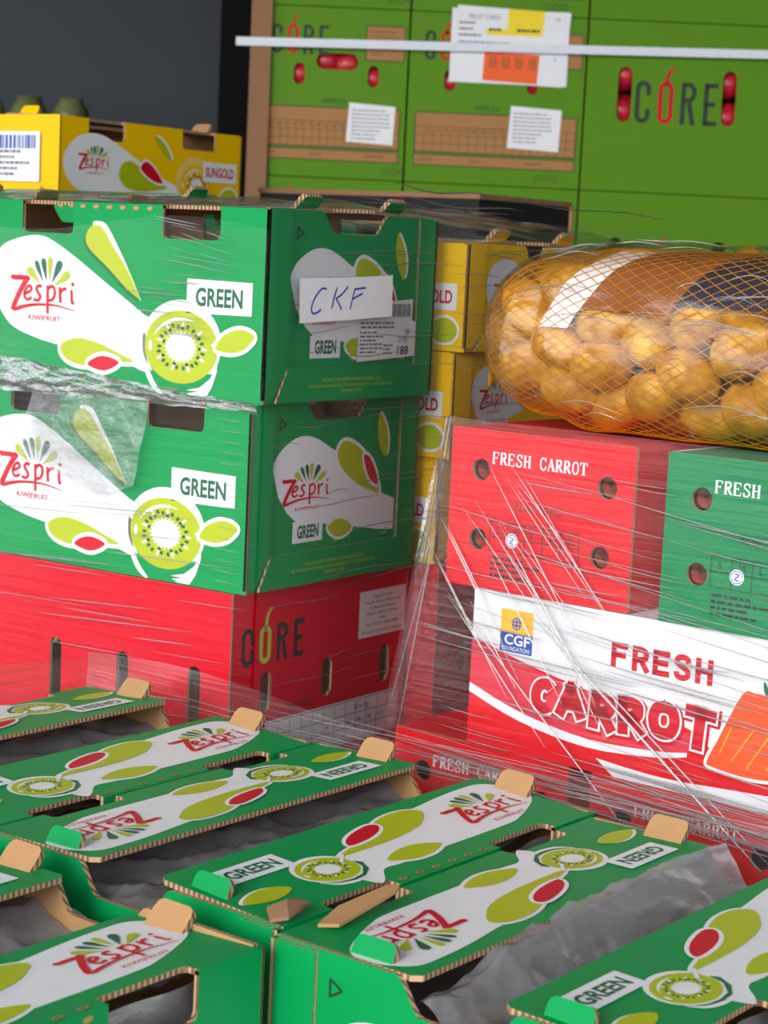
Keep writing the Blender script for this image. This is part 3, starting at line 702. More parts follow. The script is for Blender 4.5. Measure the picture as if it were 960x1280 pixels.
def red_apple_box(label, loc, rotz, w=0.318, full=True, group=None):
    L, H = 0.40, 0.289
    t = thing('apple_carton', label, 'carton', loc, rotz, group)
    m = MB(); m.box((0.004, 0.004, 0), (L - 0.004, w - 0.004, 0.004), 'kraft'); m.build('base_panel', t); m = MB(); m.box((0.004, 0.004, H - 0.004), (L - 0.004, w - 0.004, H - 0.0002), 'crimson'); m.build('lid_panel', t)
    for k in (0, 1):
        rot = (0, 0, math.pi * k); lo = (0, 0, 0) if k == 0 else (L, w, 0)
        key = ('rs', w, k > 5)
        if ('rs', w) not in _cache:
            m = MB(); m.slab([rect(0, 0, L, H)] + [slot(x, 0.166, 0.017, 0.082) for x in (0.052, 0.153, 0.252, 0.353)], ((0, 0, 0), (1, 0, 0), (0, 0, 1), (0, -1, 0)), 0.004, 'crimson', 'kraft', 'edge')
            o = m.build('side_panel', t); _cache[('rs', w)] = o.data
            m = MB(); m.slab([rect(0.004, 0, w - 0.004, H)] + [slot(x, 0.178, 0.018, 0.044) for x in (0.061, 0.168, 0.277)], ((L, 0, 0), (0, 1, 0), (0, 0, 1), (1, 0, 0)), 0.004, 'crimson', 'kraft', 'edge')
            e = m.build('end_panel', t); _cache[('re', w)] = e.data
        else:
            o = link(bpy.data.objects.new('side_panel', _cache[('rs', w)]), t); e = link(bpy.data.objects.new('end_panel', _cache[('re', w)]), t)
        for q in (o, e): q.location = lo; q.rotation_euler = rot
        if full and k == 0:
            fr = ((L, 0, 0), (0, 1, 0), (0, 0, 1), (1, 0, 0))
            a = core_logo(18, 209, 112, 41, 'dark_ink', 'pale_lime')
            a.text('PEARS', 100, 152, 7, 'dark_ink', 1, w=40)
            a.build('printed_artwork', fr, e)
            b = Art(); b.poly(rect(224, 212, 314, 265), 'paper', 1)
            for i, s in enumerate(('Imported by:', 'Fresh Fruit (Pty) Ltd', '12 Market Street', 'Paarl, South Africa', '7646', 'Tel: +27 21 000 0000')): b.text(s, 269 - 1.6 * len(s), 256 - i * 6.4, 3.6, 'dark_ink', 2, w=3.2 * len(s))
            b.text('PRODUCT OF SOUTH AFRICA', 230, 215.5, 3.6, 'dark_ink', 2, w=78)
            o2 = b.build('address_label', fr, e); o2['label'] = 'white printed address label'
            b = Art(); b.poly(rect(62, 96, 308, 145), 'paper', 1); table_print(b, 64, 98, 306, 143, 12, 3, 'grey_ink', 2)
            b.text('12 x 1kg', 222, 132, 6, 'dark_ink', 3); 
            for i, s in enumerate(('60', '70', '80', '90', '96', '112', '120')): b.text(s, 168 + i * 20.2, 117, 5, 'dark_ink', 3)
            o2 = b.build('count_table', fr, e); o2['label'] = 'white count table print'
    return t
red_apple_box('crimson fruit carton with tall slots and a count table, under the green kiwifruit cartons', at1(0, 0.429, 0.716), -TH1)
red_apple_box('crimson fruit carton under the yellow kiwifruit trays, behind the slotted one', at1(0.322, 0.39, 0.716), -TH1, full=False)
# lower, hidden layers that carry the stack
for z in (0.138, 0.427):
    for u, v in ((0, 0.429), (0.322, 0.39)):
        red_apple_box('crimson fruit carton hidden in a lower layer of the stretch wrapped stack', at1(u, v, z), -TH1, full=False, group='crimson cartons of the lower layers')

S_ = carton('green kiwifruit carton standing directly on the crimson carton', 'green', HK, at1(0.003, 0.415, 1.006), -TH1, GREEN_ARTS, tilt=(0, 0), tabs=False)
T_ = carton('green kiwifruit carton with the handwritten card taped to its end', 'green', HK, at1(0, 0.40, 1.2015), -TH1, GREEN_ARTS, tilt=(2, 3))
ends = [o for o in T_.children if o.name.startswith('end_panel')]
fr_end = ((LB - TK * 0.75 + 0.0022, 0, 0), (0, 1, 0), (0, 0, 1), (1, 0, 0))
a = Art(); a.poly([(39, 127), (120, 129), (201, 133), (203, 89), (120, 85), (41, 82)], 'paper', 2)
for pts in (curve([(84, 117), (76, 117), (66, 109), (60, 99), (61, 93), (67, 92), (76, 96)], 4), [(102, 119), (97, 107), (94, 97)], curve([(121, 120), (111, 112), (100, 107)], 3), curve([(101, 107), (107, 101), (111, 96)], 3), [(133, 118), (129, 106), (126, 96)], curve([(132, 117), (141, 118), (152, 119)], 3), curve([(130, 107), (138, 110), (147, 113)], 3)):
    a.stroke(pts, 2.0, 'blue_ink', 4)
o = a.build('handwritten_card', ((LB + 0.0105, 0, 0), (0, 1, 0), (0, 0, 1), (1, 0, 0)), ends[0]); o['label'] = 'white card with blue handwriting'
a = Art(); a.poly([(203, 104), (258, 107), (258, 84), (265, 82), (265, 45), (158, 40), (160, 84), (202, 86)], 'paper', 1)
rnd = random.Random(11); x = 206
while x < 252:
    w = rnd.choice((1, 1.6, 2.4)); a.poly(rect(x, 88, x + w, 102), 'grey_ink', 2); x += w + rnd.choice((0.8, 1.4))
text_block(a, 162, 80, 90, 2, 4.5, 'grey_ink', 2, 3); text_block(a, 162, 70, 44, 6, 4.2, 'grey_ink', 2, 4)
a.text('20', 246, 69, 6, 'dark_ink', 2); a.text('3195', 234, 60, 6, 'dark_ink', 2); a.text('188', 232, 47, 9, 'dark_ink', 2, w=21, off=0.02)
text_block(a, 205, 56, 22, 3, 4.2, 'grey_ink', 2, 6)
o = a.build('barcode_label', fr_end, ends[0]); o['label'] = 'white barcode label'

# yellow trays behind
for i, (dv, lab) in enumerate(((-0.002, 'yellow kiwifruit tray at the bottom of its stack, on a crimson carton'), (-0.014, 'yellow kiwifruit tray in the middle of the stack between carrots and green cartons'), (-0.026, 'yellow kiwifruit tray topping the stack beside the potato net'))):
    carton(lab, 'yellow', HG, at1(0.325, 0.40 + dv, 1.0062 + i * (HG + 0.0012)), -TH1, GOLD_ARTS, dip=(0.012, 0.012, 0.016), hole_d=0.028, tilt=((3, 3) if i == 2 else (0, 0)), tabs=(i == 2))
# green cartons deeper in the pallet, carrying the back tray
def plain_box(label, loc, rotz, size, col, group):
    if ('plain', size, col) not in _cache:
        m = MB(); m.box((0, 0, 0), size, col)
        o = m.build('fruit_carton'); _cache[('plain', size, col)] = o.data
    else: o = link(bpy.data.objects.new('fruit_carton', _cache[('plain', size, col)]))
    o.location = loc; o.rotation_euler = (0, 0, rotz); return tag(o, label, 'carton', group)
for z in (0.138, 0.352, 0.566, 0.780, 0.994):
    for u in (0.335, 0.645):
        plain_box('plain green carton hidden deep in the wrapped stack', at1(u, 0.84, z), -TH1, (0.39, 0.30, 0.213), 'green', 'hidden green cartons')
for k in range(6):
    plain_box('black crate behind the green stack, in front of the apple cartons' if k == 5 else 'black crate hidden low in the stack before the apple cartons', at1(0.96, 0.79, 0.138 + k * 0.2175), -TH1, (0.42, 0.27, 0.217), 'black_board', None if k == 5 else 'hidden black crates')
m = MB(); m.box((0, 0, 0), (0.425, 0.275, 0.008), 'post_brown'); o = m.build('cardboard_sheet'); o.location = at1(0.9575, 0.7925, 0.138 + 6 * 0.2175); o.rotation_euler = (0, 0, -TH1); tag(o, 'flat brown cardboard sheet covering the black crate under the film', 'cardboard')
carton('open green kiwifruit carton behind the handwritten card carton, flaps lifted', 'green', HK, at1(0.335, 0.84, 1.2085), -TH1, GREEN_ARTS, tilt=(9, 0), tabs='near')
carton('open green kiwifruit carton carrying the yellow tray at the back', 'green', HK, at1(0.645, 0.84, 1.2085), -TH1, GREEN_ARTS, tilt=(0, 0), tabs=False)
by = carton('yellow kiwifruit tray alone at the back left with a barcode label', 'yellow', HG, at1(0.478, 0.764, 1.4055), R(90) - TH1, GOLD_ARTS, dip=(0.012, 0.012, 0.016), hole_d=0.026, tilt=(2, 2))
a = Art(); a.poly(rect(146, 28, 262, 98), 'paper', 8)
rnd = random.Random(2); x = 156
while x < 252:
    w = rnd.choice((2, 3, 5)); a.poly(rect(x, 74, x + w, 93), 'logo_blue', 9); x += w + rnd.choice((1.5, 3))
text_block(a, 152, 68, 96, 5, 8, 'grey_ink', 9, 9)
be = [o for o in by.children if o.name.startswith('end_panel')][1]
o = a.build('barcode_label', fr_end, be); o['label'] = 'white barcode label'

# ------------------------------------------------------------------ front pallet of open kiwifruit cartons
TH2 = R(37.94); C2 = Vector((-0.0607, 1.2563, 0))
U2 = Vector((math.sin(TH2), math.cos(TH2), 0)); V2 = Vector((-math.cos(TH2), math.sin(TH2), 0))
def at2(s, t, z): return tuple(C2 + U2 * s + V2 * t + Vector((0, 0, z)))
ROT2 = R(90) - TH2
pallet('wooden pallet under the open green cartons in front', at2(-0.46, -0.33, 0), ROT2, 0.92, 1.0, 0.128)
ZF = 0.128 + 3 * (HK + 0.0005)
def rise_liner(s, y, u):
    z = -0.034 + 0.050 * max(0, (s - 0.62) / 0.38) ** 1.6
    return z + 0.006 * math.sin(u * 9), y - 0.0
def rise_liner2(s, y, u):
    k = max(0.0, (s - 0.42) / 0.58)
    z = -0.046 + 0.046 * min(1, k * 1.25) ** 1.2 * (0.5 + 0.5 * min(1, u * 3.0))
    return z, 0.10 + (y - 0.03) * 0.35
fronts = [
 ('open green kiwifruit carton nearest the camera, liner pulled up over a flap', -0.018, -0.3135, (1.4, 1.0), make_liner(3.1, rise_liner2)),
 ('open green kiwifruit carton in the middle of the front layer, liner in its long gap', -0.006, -0.0085, (3.0, 2.2), make_liner(8.7, low_liner)),
 ('open green kiwifruit carton at the far end of the front layer, under the crimson carton', -0.010, 0.2950, (1.8, 3.8), make_liner(5.2, low_liner)),
 ('open green kiwifruit carton at the lower left corner, grey liner bulging in its hand hole', -0.434, -0.0225, (-3.2, 2.0), make_liner(1.3, low_liner)),
 ('green kiwifruit carton cut off by the left edge of the picture', -0.436, 0.285, (3.5, 4.5), make_liner(2.3, low_liner)),
]
for lab, s, t, tl, ln in fronts:
    carton(lab, 'green', HK, at2(s, t, ZF), ROT2, GREEN_ARTS, tilt=tl, liner=ln, dip=(0.026, 0.022, 0.024))
for k in range(3):
    for s, t in ((0, -0.3135), (0, -0.0085), (0, 0.2950), (-0.442, -0.0225), (-0.445, 0.285)):
        plain_box('plain green carton in a hidden lower layer of the front pallet', at2(s, t, 0.128 + k * (HK + 0.0005)), ROT2, (0.40, 0.30, HK), 'green', 'lower layer green cartons')
# torn kraft scraps on the middle carton's corner
def scrap(label, pts3, th=0.0025, m='kraft'):
    bm = bmesh.new(); vs = [bm.verts.new(p) for p in pts3]; bm.faces.new(vs)
    r = bmesh.ops.extrude_face_region(bm, geom=list(bm.faces)); 
    for v in [e for e in r['geom'] if isinstance(e, bmesh.types.BMVert)]: v.co.z += th
    bmesh.ops.recalc_face_normals(bm, faces=bm.faces)
    me = bpy.data.meshes.new('torn_cardboard'); bm.to_mesh(me); bm.free(); me.materials.append(MATS[m])
    return tag(link(bpy.data.objects.new('torn_cardboard', me)), label, 'cardboard scrap')
ZT = ZF + HK + 0.003
scrap('long torn strip of brown board lying across the near corner of the middle carton', [at2(0.010 + a, -0.018 - b, ZT + c) for a, b, c in ((0, 0.012, 0), (0.008, 0.024, 0.001), (0.070, 0.024, 0.010), (0.078, 0.020, 0.011), (0.074, 0.012, 0.010), (0.03, 0.004, 0.003))])
scrap('ragged brown torn board edge curled at the middle carton beside its hand hole', [at2(-0.004 + a * 0.75, 0.0 + b * 0.7, ZT - 0.001 + c * 0.6) for a, b, c in ((0, 0, 0), (0.01, -0.014, 0.004), (0.03, -0.012, 0.010), (0.05, -0.004, 0.006), (0.046, 0.008, 0.009), (0.028, 0.006, 0.013), (0.012, 0.016, 0.006))], m='post_brown')

# ------------------------------------------------------------------ carrot pallet
TH3 = R(38.4); C3 = Vector((0.0224, 1.9, 0)); A3 = Vector((math.cos(TH3), -math.sin(TH3), 0)); N3 = Vector((math.sin(TH3), math.cos(TH3), 0))
def at3(x, y, z): return tuple(C3 + A3 * x + N3 * y + Vector((0, 0, z)))
HC, P3 = 0.1535, 0.122
pallet('wooden pallet under the carrot cartons', at3(-0.06, -0.02, 0), -TH3, 1.0, 0.84, P3)
HOLC = ((0.036, 0.114), (0.178, 0.112), (0.036, 0.047), (0.174, 0.047))
carrot_mesh = None
def carrot(loc, rz, lab, group):
    global carrot_mesh
    if carrot_mesh is None:
        m = MB(); n = 12; prof = ((0, 0.009), (0.005, 0.015), (0.02, 0.017), (0.07, 0.015), (0.12, 0.010), (0.15, 0.003))
        vs = [(r * math.cos(2 * math.pi * i / n), y, r * math.sin(2 * math.pi * i / n)) for y, r in prof for i in range(n)]
        fs = [(k * n + i, k * n + (i + 1) % n, (k + 1) * n + (i + 1) % n, (k + 1) * n + i) for k in range(len(prof) - 1) for i in range(n)] + [tuple(range(n))]
        m.add(vs, fs, 'carrot_skin'); o = m.build('carrot', None, True); carrot_mesh = o.data
    else: o = link(bpy.data.objects.new('carrot', carrot_mesh))
    o.location = loc; o.rotation_euler = (0, 0, rz); tag(o, lab, 'carrot', group)
def panels(t, key, specs):
    out = []
    for i, (nm, a_, b_, m_) in enumerate(specs):
        kk = key + ('panel', i)
        if kk not in _cache: m = MB(); m.box(a_, b_, m_); o = m.build(nm, t); _cache[kk] = o.data
        else: o = link(bpy.data.objects.new(nm, _cache[kk]), t)
        out.append(o)
    return out
def end_carrot_box(label, col, x, y, k, dep=0.38, prt=True, group=None, fruit=None):
    w, H = 0.207, HC - 0.0008
    t = thing('carrot_carton', label, 'carton', at3(x, y, P3 + k * HC), -TH3, group)
    kk = ('cc', col, dep)
    if kk not in _cache:
        m = MB(); m.slab([rect(0, 0, w, H)] + [ell(hx, hz, 0.0105, 0.0105, 16) for hx, hz in HOLC], ((0, 0, 0), (1, 0, 0), (0, 0, 1), (0, -1, 0)), 0.004, col, 'kraft', 'kraft'); f = m.build('front_panel', t)
        _cache[kk] = (f.data,)
        a = Art(); serif(a, 'FRESH CARROT', 48, 121, 108, 11.5, 'white', 1)
        a.text('N.W.: 15 KG', 78, 79, 7, 'dark_ink', 1, w=52)
        table_print(a, 50, 38, 151, 66, 5, 2, 'dark_ink', 1)
        for i, ch in enumerate(('S', 'M', 'L', '2L', '3L')): a.text(ch, 57 + 20.2 * i, 55, 6.5, 'dark_ink', 2)
        text_block(a, 52, 30, 60, 4, 5.5, 'dark_ink', 1, 8)
        a.poly(ell(76, 50, 7, 7, 20), 'paper', 3); a.stroke(ell(76, 50, 5.6, 5.6, 20), 0.8, 'blue_ink', 4); a.stroke(curve([(74, 53), (78, 52), (74, 48), (78, 47)]), 1.1, 'blue_ink', 4)
        p = a.build('printed_artwork', ((0, 0, 0), (1, 0, 0), (0, 0, 1), (0, -1, 0)), f); _cache[kk + (1,)] = p.data
    else:
        f = link(bpy.data.objects.new('front_panel', _cache[kk][0]), t)
        link(bpy.data.objects.new('printed_artwork', _cache[kk + (1,)]), f)
    panels(t, kk, (('side_panel', (0, 0.004, 0), (0.004, dep, H), 'board_white' if col == 'carrot_green' else col), ('side_panel', (w - 0.004, 0.004, 0), (w, dep, H), col), ('back_panel', (0.004, dep - 0.004, 0), (w - 0.004, dep, H), col), ('lid_panel', (0.004, 0.004, H - 0.004), (w - 0.004, dep - 0.004, H - 0.0003), col), ('base_panel', (0.004, 0.004, 0.0003), (w - 0.004, dep - 0.004, 0.004), 'kraft')))
    if fruit:
        for hx, hz in HOLC: carrot(at3(x + hx + 0.001, y + 0.0045 + random.uniform(0, 0.003), P3 + k * HC + hz), -TH3, fruit[0], fruit[1])
    return t
end_carrot_box('red carrot carton on top, left one, below the potato net', 'carrot_red', 0.052, 0.0, 6, fruit=('orange carrot end in a round hole of the red top carton', 'carrots in the red top carton'))
end_carrot_box('green carrot carton on top, cut by the right edge below the potato net', 'carrot_green', 0.294, -0.004, 6, fruit=('orange carrot end in a round hole of the green top carton', 'carrots in the green top carton'))
for i, lab in enumerate(('red carrot carton at the left end of the low row, its corner sticking out', 'red carrot carton second in the low row below the white carton', 'red carrot carton third in the low row, at the right edge of the picture')):
    end_carrot_box(lab, 'carrot_red', 0.0 + 0.232 * i, 0.0, 4)
for k in range(4):
    for i in range(3): plain_box('plain red carton in a hidden lower layer of the carrot pallet', at3(0.232 * i, 0, P3 + k * HC), -TH3, (0.218, 0.38, HC - 0.0008), 'carrot_red', 'lower layer red cartons')
def long_carrot_box(label, x, y, k, L=0.44, W=0.235, art=True, group=None):
    H = HC - 0.0008
    t = thing('carrot_carton', label, 'carton', at3(x, y, P3 + k * HC), -TH3, group)
    m = MB(); m.box((0, 0, 0), (L, 0.004, H), 'board_white'); f = m.build('front_panel', t)
    panels(t, ('lc', L, W), (('side_panel', (0, 0.004, 0.0003), (0.004, W, H), 'board_white'), ('side_panel', (L - 0.004, 0.004, 0.0003), (L, W, H), 'board_white'), ('back_panel', (0.004, W - 0.004, 0.0003), (L - 0.004, W, H), 'board_white'), ('lid_panel', (0.004, 0.004, H - 0.004), (L - 0.004, W - 0.004, H - 0.0003), 'board_white'), ('base_panel', (0.004, 0.004, 0.0005), (L - 0.004, W - 0.004, 0.004), 'kraft')))
    if not art: 
        a = Art(); a.poly(rect(0, 0, L * 1000, 70), 'carrot_red', 1); a.build('printed_artwork', ((0, 0, 0), (1, 0, 0), (0, 0, 1), (0, -1, 0)), f); return t
    a = Art(); X = lambda v: v - 82
    a.poly([(0, 0), (L * 1000, 0), (L * 1000, 46)] + [(X(q[0]), q[1]) for q in curve([(500, 60), (420, 50), (352, 46), (330, 58), (288, 68), (216, 76), (151, 88), (110, 98), (82, 106)], 4)], 'carrot_red', 0)
    # paler band and the white swoosh
    a.poly([(X(q[0]), q[1]) for q in curve([(82, 104), (150, 86), (216, 74), (288, 65), (335, 52)], 4)] + [(X(q[0]), q[1]) for q in curve([(325, 38), (291, 33), (219, 30), (143, 41), (82, 60)], 4)], 'pink_red', 1)
    a.poly([(X(q[0]), q[1]) for q in curve([(82, 60), (143, 41), (219, 30), (291, 33), (325, 38)], 4)] + [(X(q[0]), q[1]) for q in curve([(325, 34), (291, 27), (219, 22), (143, 32), (82, 51)], 4)], 'white', 2)
    a.poly([(X(q[0]), q[1]) for q in curve([(230, 14), (300, 10), (380, 14), (520, 22)], 4)] + [(X(520), 0), (X(250), 0)], 'white', 2)
    # square emblem
    a.poly(rect(X(115), 116, X(152), 138), 'logo_amber', 1); a.poly(rect(X(115), 97, X(152), 116), 'logo_blue', 1)
    a.poly(ell(X(133), 125, 5.5, 6.5, 18), 'logo_blue', 2); a.stroke(ell(X(133), 125, 2.5, 6, 12) + [(X(135.5), 125)], 0.6, 'logo_amber', 3); a.stroke([(X(128), 125), (X(138.5), 125)], 0.6, 'logo_amber', 3)
    for yy in (121.5, 128.5): a.stroke([(X(128.8), yy), (X(137.4), yy)], 0.5, 'logo_amber', 3)
    a.text('CGF', X(120), 104.5, 9.5, 'white', 2, w=29, off=0.02); a.text('FOUNDATION', X(118), 98.5, 4, 'white', 2, w=31)
    for i, ch in enumerate('FRESH'): sans(a, ch, X(239) + 22 * i, 102.5, 19, 23.5, 5.4, 'red', 2)
    # tumbling outlined letters
    xs = 152; ys = 43
    for i, (ch, dy, rot, h, w) in enumerate((('C', 4, -0.12, 34, 30), ('A', 3, 0.03, 34, 33), ('R', -1, -0.05, 36, 31), ('R', -1, 0.06, 36, 31), ('O', 3, 0.0, 36, 34), ('T', 1, -0.06, 40, 33))):
        for sw, m, lv in ((17, 'red', 4), (15, 'white', 5), (11, 'red', 6)):
            g = (sw - 11) / 2; k = 1.6 if lv == 4 else 0
            sans(a, ch, X(xs) - g + k, ys + dy - g - k, w + 2 * g - 1, h + 2 * g, sw, m, lv, rot)
        xs += w + 1.5; ys -= 0.2
    # carrot picture
    cp = smooth([(376, 101), (388, 104), (400, 103), (416, 94), (440, 78), (446, 60), (436, 40), (410, 30), (380, 28), (350, 31), (346, 36), (356, 58)])
    a.outline([(X(p[0]), p[1]) for p in cp], 3, 'white', 7); a.poly([(X(p[0]), p[1]) for p in cp], 'carrot_orange', 8)
    for p in ([(358, 45), (368, 70)], [(370, 40), (390, 72)], [(385, 36), (408, 74)], [(404, 38), (424, 70)]): a.stroke([(X(q[0]), q[1]) for q in p], 1.3, 'carrot_streak', 9)
    a.poly([(X(p[0]), p[1]) for p in smooth([(398, 104), (396, 116), (402, 110), (406, 124), (412, 112), (422, 120), (418, 104), (410, 98)])], 'deep_green', 7)
    a.build('printed_artwork', ((0, 0, 0), (1, 0, 0), (0, 0, 1), (0, -1, 0)), f)
    return t
long_carrot_box('white carrot carton with big red lettering and a carrot picture', 0.088, 0.0, 5)
end_carrot_box('red carrot carton set back at the left, behind the white lettered carton', 'carrot_red', 0.055, 0.238, 5, dep=0.3)
end_carrot_box('red carrot carton set back behind the white lettered carton, right of the first', 'carrot_red', 0.29, 0.238, 5, dep=0.3)
long_carrot_box('white and red carrot carton glimpsed between the red and green top cartons', 0.06, 0.385, 6, L=0.44, W=0.2, art=False)

# ------------------------------------------------------------------ potatoes in a net
BX0, BX1, BY, BZ = 0.035, 0.60, 0.100, 0.0
RY, RZ = 0.100, 0.086
bag_base = P3 + 7 * HC + 0.001
bag = thing('potato_net', 'orange net bag of potatoes lying across the carrot cartons', 'bag', at3(0, 0, bag_base), -TH3)
def bag_pt(u, ph, off=0.0):
    """u 0..1 along the bag, ph around it (0 = front, 90 = top)"""
    x = BX0 + (BX1 - BX0) * u
    e = min(1.0, u / 0.24); k = math.sqrt(max(0.0, 1 - (1 - e) ** 2.2))
    e2 = min(1.0, (1 - u) / 0.2); k *= math.sqrt(max(0.0, 1 - (1 - e2) ** 2.2))
    k *= 1 - 0.07 * math.exp(-((u - 0.17) / 0.04) ** 2)
    c, s = math.cos(ph), math.sin(ph)
    sq = (abs(c) ** 2.6 + abs(s) ** 2.6) ** (-1 / 2.6)
    lump = 1 + 0.035 * noise.noise(Vector((x * 22, 3 * c, 3 * s)))
    y = BY - (RY * k * lump) * c * sq - off * c
    z = RZ + 0.002 + (RZ * k * lump) * s * sq + off * s
    if z < 0.0015: z = 0.0015
    return Vector((x, y, z))
net = MB(); NU, NP = 60, 56
def node(i, j): return bag_pt(0.012 + 0.976 * i / NU, 2 * math.pi * (j + 0.5 * (i % 2)) / NP, 0.0015)
def tube(mb, p, q, r, m):
    d = q - p
    if d.length < 1e-6: return
    d.normalize(); a = d.orthogonal().normalized(); b = d.cross(a)
    vs = [pp + (a * math.cos(t) + b * math.sin(t)) * r for pp in (p, q) for t in (0, 2.094, 4.189)]
    mb.add(vs, [(0, 1, 4, 3), (1, 2, 5, 4), (2, 0, 3, 5)], m)
for i in range(NU):
    for j in range(NP):
        p = node(i, j)
        tube(net, p, node(i + 1, j), 0.0005, 'net_orange')
        tube(net, p, node(i + 1, (j - 1) if i % 2 == 0 else (j + 1)), 0.0005, 'net_orange')
for j in range(0, NP, 2): tube(net, node(0, j), Vector((BX0 - 0.022, BY + 0.01, RZ * 0.35)), 0.0006, 'net_orange')
o = net.build('netting', bag); o['kind'] = 'stuff'; o['label'] = 'orange diamond netting'
for nm, m, ua, ub, pa, pb, sh in (('printed_band', 'paper', 0.17, 0.235, 8, 125, 0.19), ('printed_band', 'band_brown', 0.235, 0.40, 20, 125, 0.19), ('printed_band', 'band_navy', 0.40, 0.74, 25, 125, 0.19)):
    mb = MB(); n1, n2 = 14, 16; vs = []
    for i in range(n1 + 1):
        for j in range(n2 + 1):
            vs.append(bag_pt(ua + (ub - ua) * i / n1 + sh * (pa + (pb - pa) * j / n2) / 117, R(pa + (pb - pa) * j / n2), 0.0006))
    mb.add(vs, [(i * (n2 + 1) + j, (i + 1) * (n2 + 1) + j, (i + 1) * (n2 + 1) + j + 1, i * (n2 + 1) + j + 1) for i in range(n1) for j in range(n2)], m)
    o = mb.build(nm, bag, True); o['label'] = {'paper': 'white strip of the label band', 'band_brown': 'brown part of the label band', 'band_navy': 'dark navy part of the label band'}[m]
pot = []
for k in range(4):
    bm = bmesh.new(); bmesh.ops.create_icosphere(bm, subdivisions=3, radius=0.0255)
    for v in bm.verts:
        n = noise.noise(v.co * 38 + Vector((k * 9, 0, 0))); v.co *= 1 + 0.10 * n; v.co.x *= 1.22 + 0.08 * k; v.co.z *= 0.92
    me = bpy.data.meshes.new('potato'); bm.to_mesh(me); bm.free(); me.materials.append(MATS['potato']); me.polygons.foreach_set('use_smooth', [True] * len(me.polygons)); pot.append(me)
BM = Matrix.Translation(at3(0, 0, bag_base)) @ Matrix.Rotation(-TH3, 4, 'Z')
rnd = random.Random(21); cnt = 0
for i in range(12):
    u = 0.045 + 0.91 * i / 11
    n = 8 if 1 < i < 10 else (6 if 0 < i < 11 else 3)
    for j in range(n):
        ph = 2 * math.pi * (j + 0.5 * (i % 2)) / n + rnd.uniform(-0.10, 0.10)
        p = bag_pt(u + rnd.uniform(-0.008, 0.008), ph, -0.0265)
        ctr = Vector((p.x, BY, RZ)); 
        if n == 3: p = ctr + (p - ctr) * 0.6
        if p.z < 0.0265: p.z = 0.0265
        o = link(bpy.data.objects.new('potato', pot[cnt % 4])); cnt += 1
        o.matrix_world = BM @ (Matrix.Translation(p) @ Matrix.Rotation(rnd.uniform(-0.5, 0.5), 4, 'Y') @ Matrix.Rotation(ph, 4, 'X') @ Matrix.Rotation(rnd.uniform(-0.9, 0.9), 4, 'Z'))
        tag(o, 'yellow brown potato packed inside the orange net bag', 'potato', 'potatoes in the net bag')

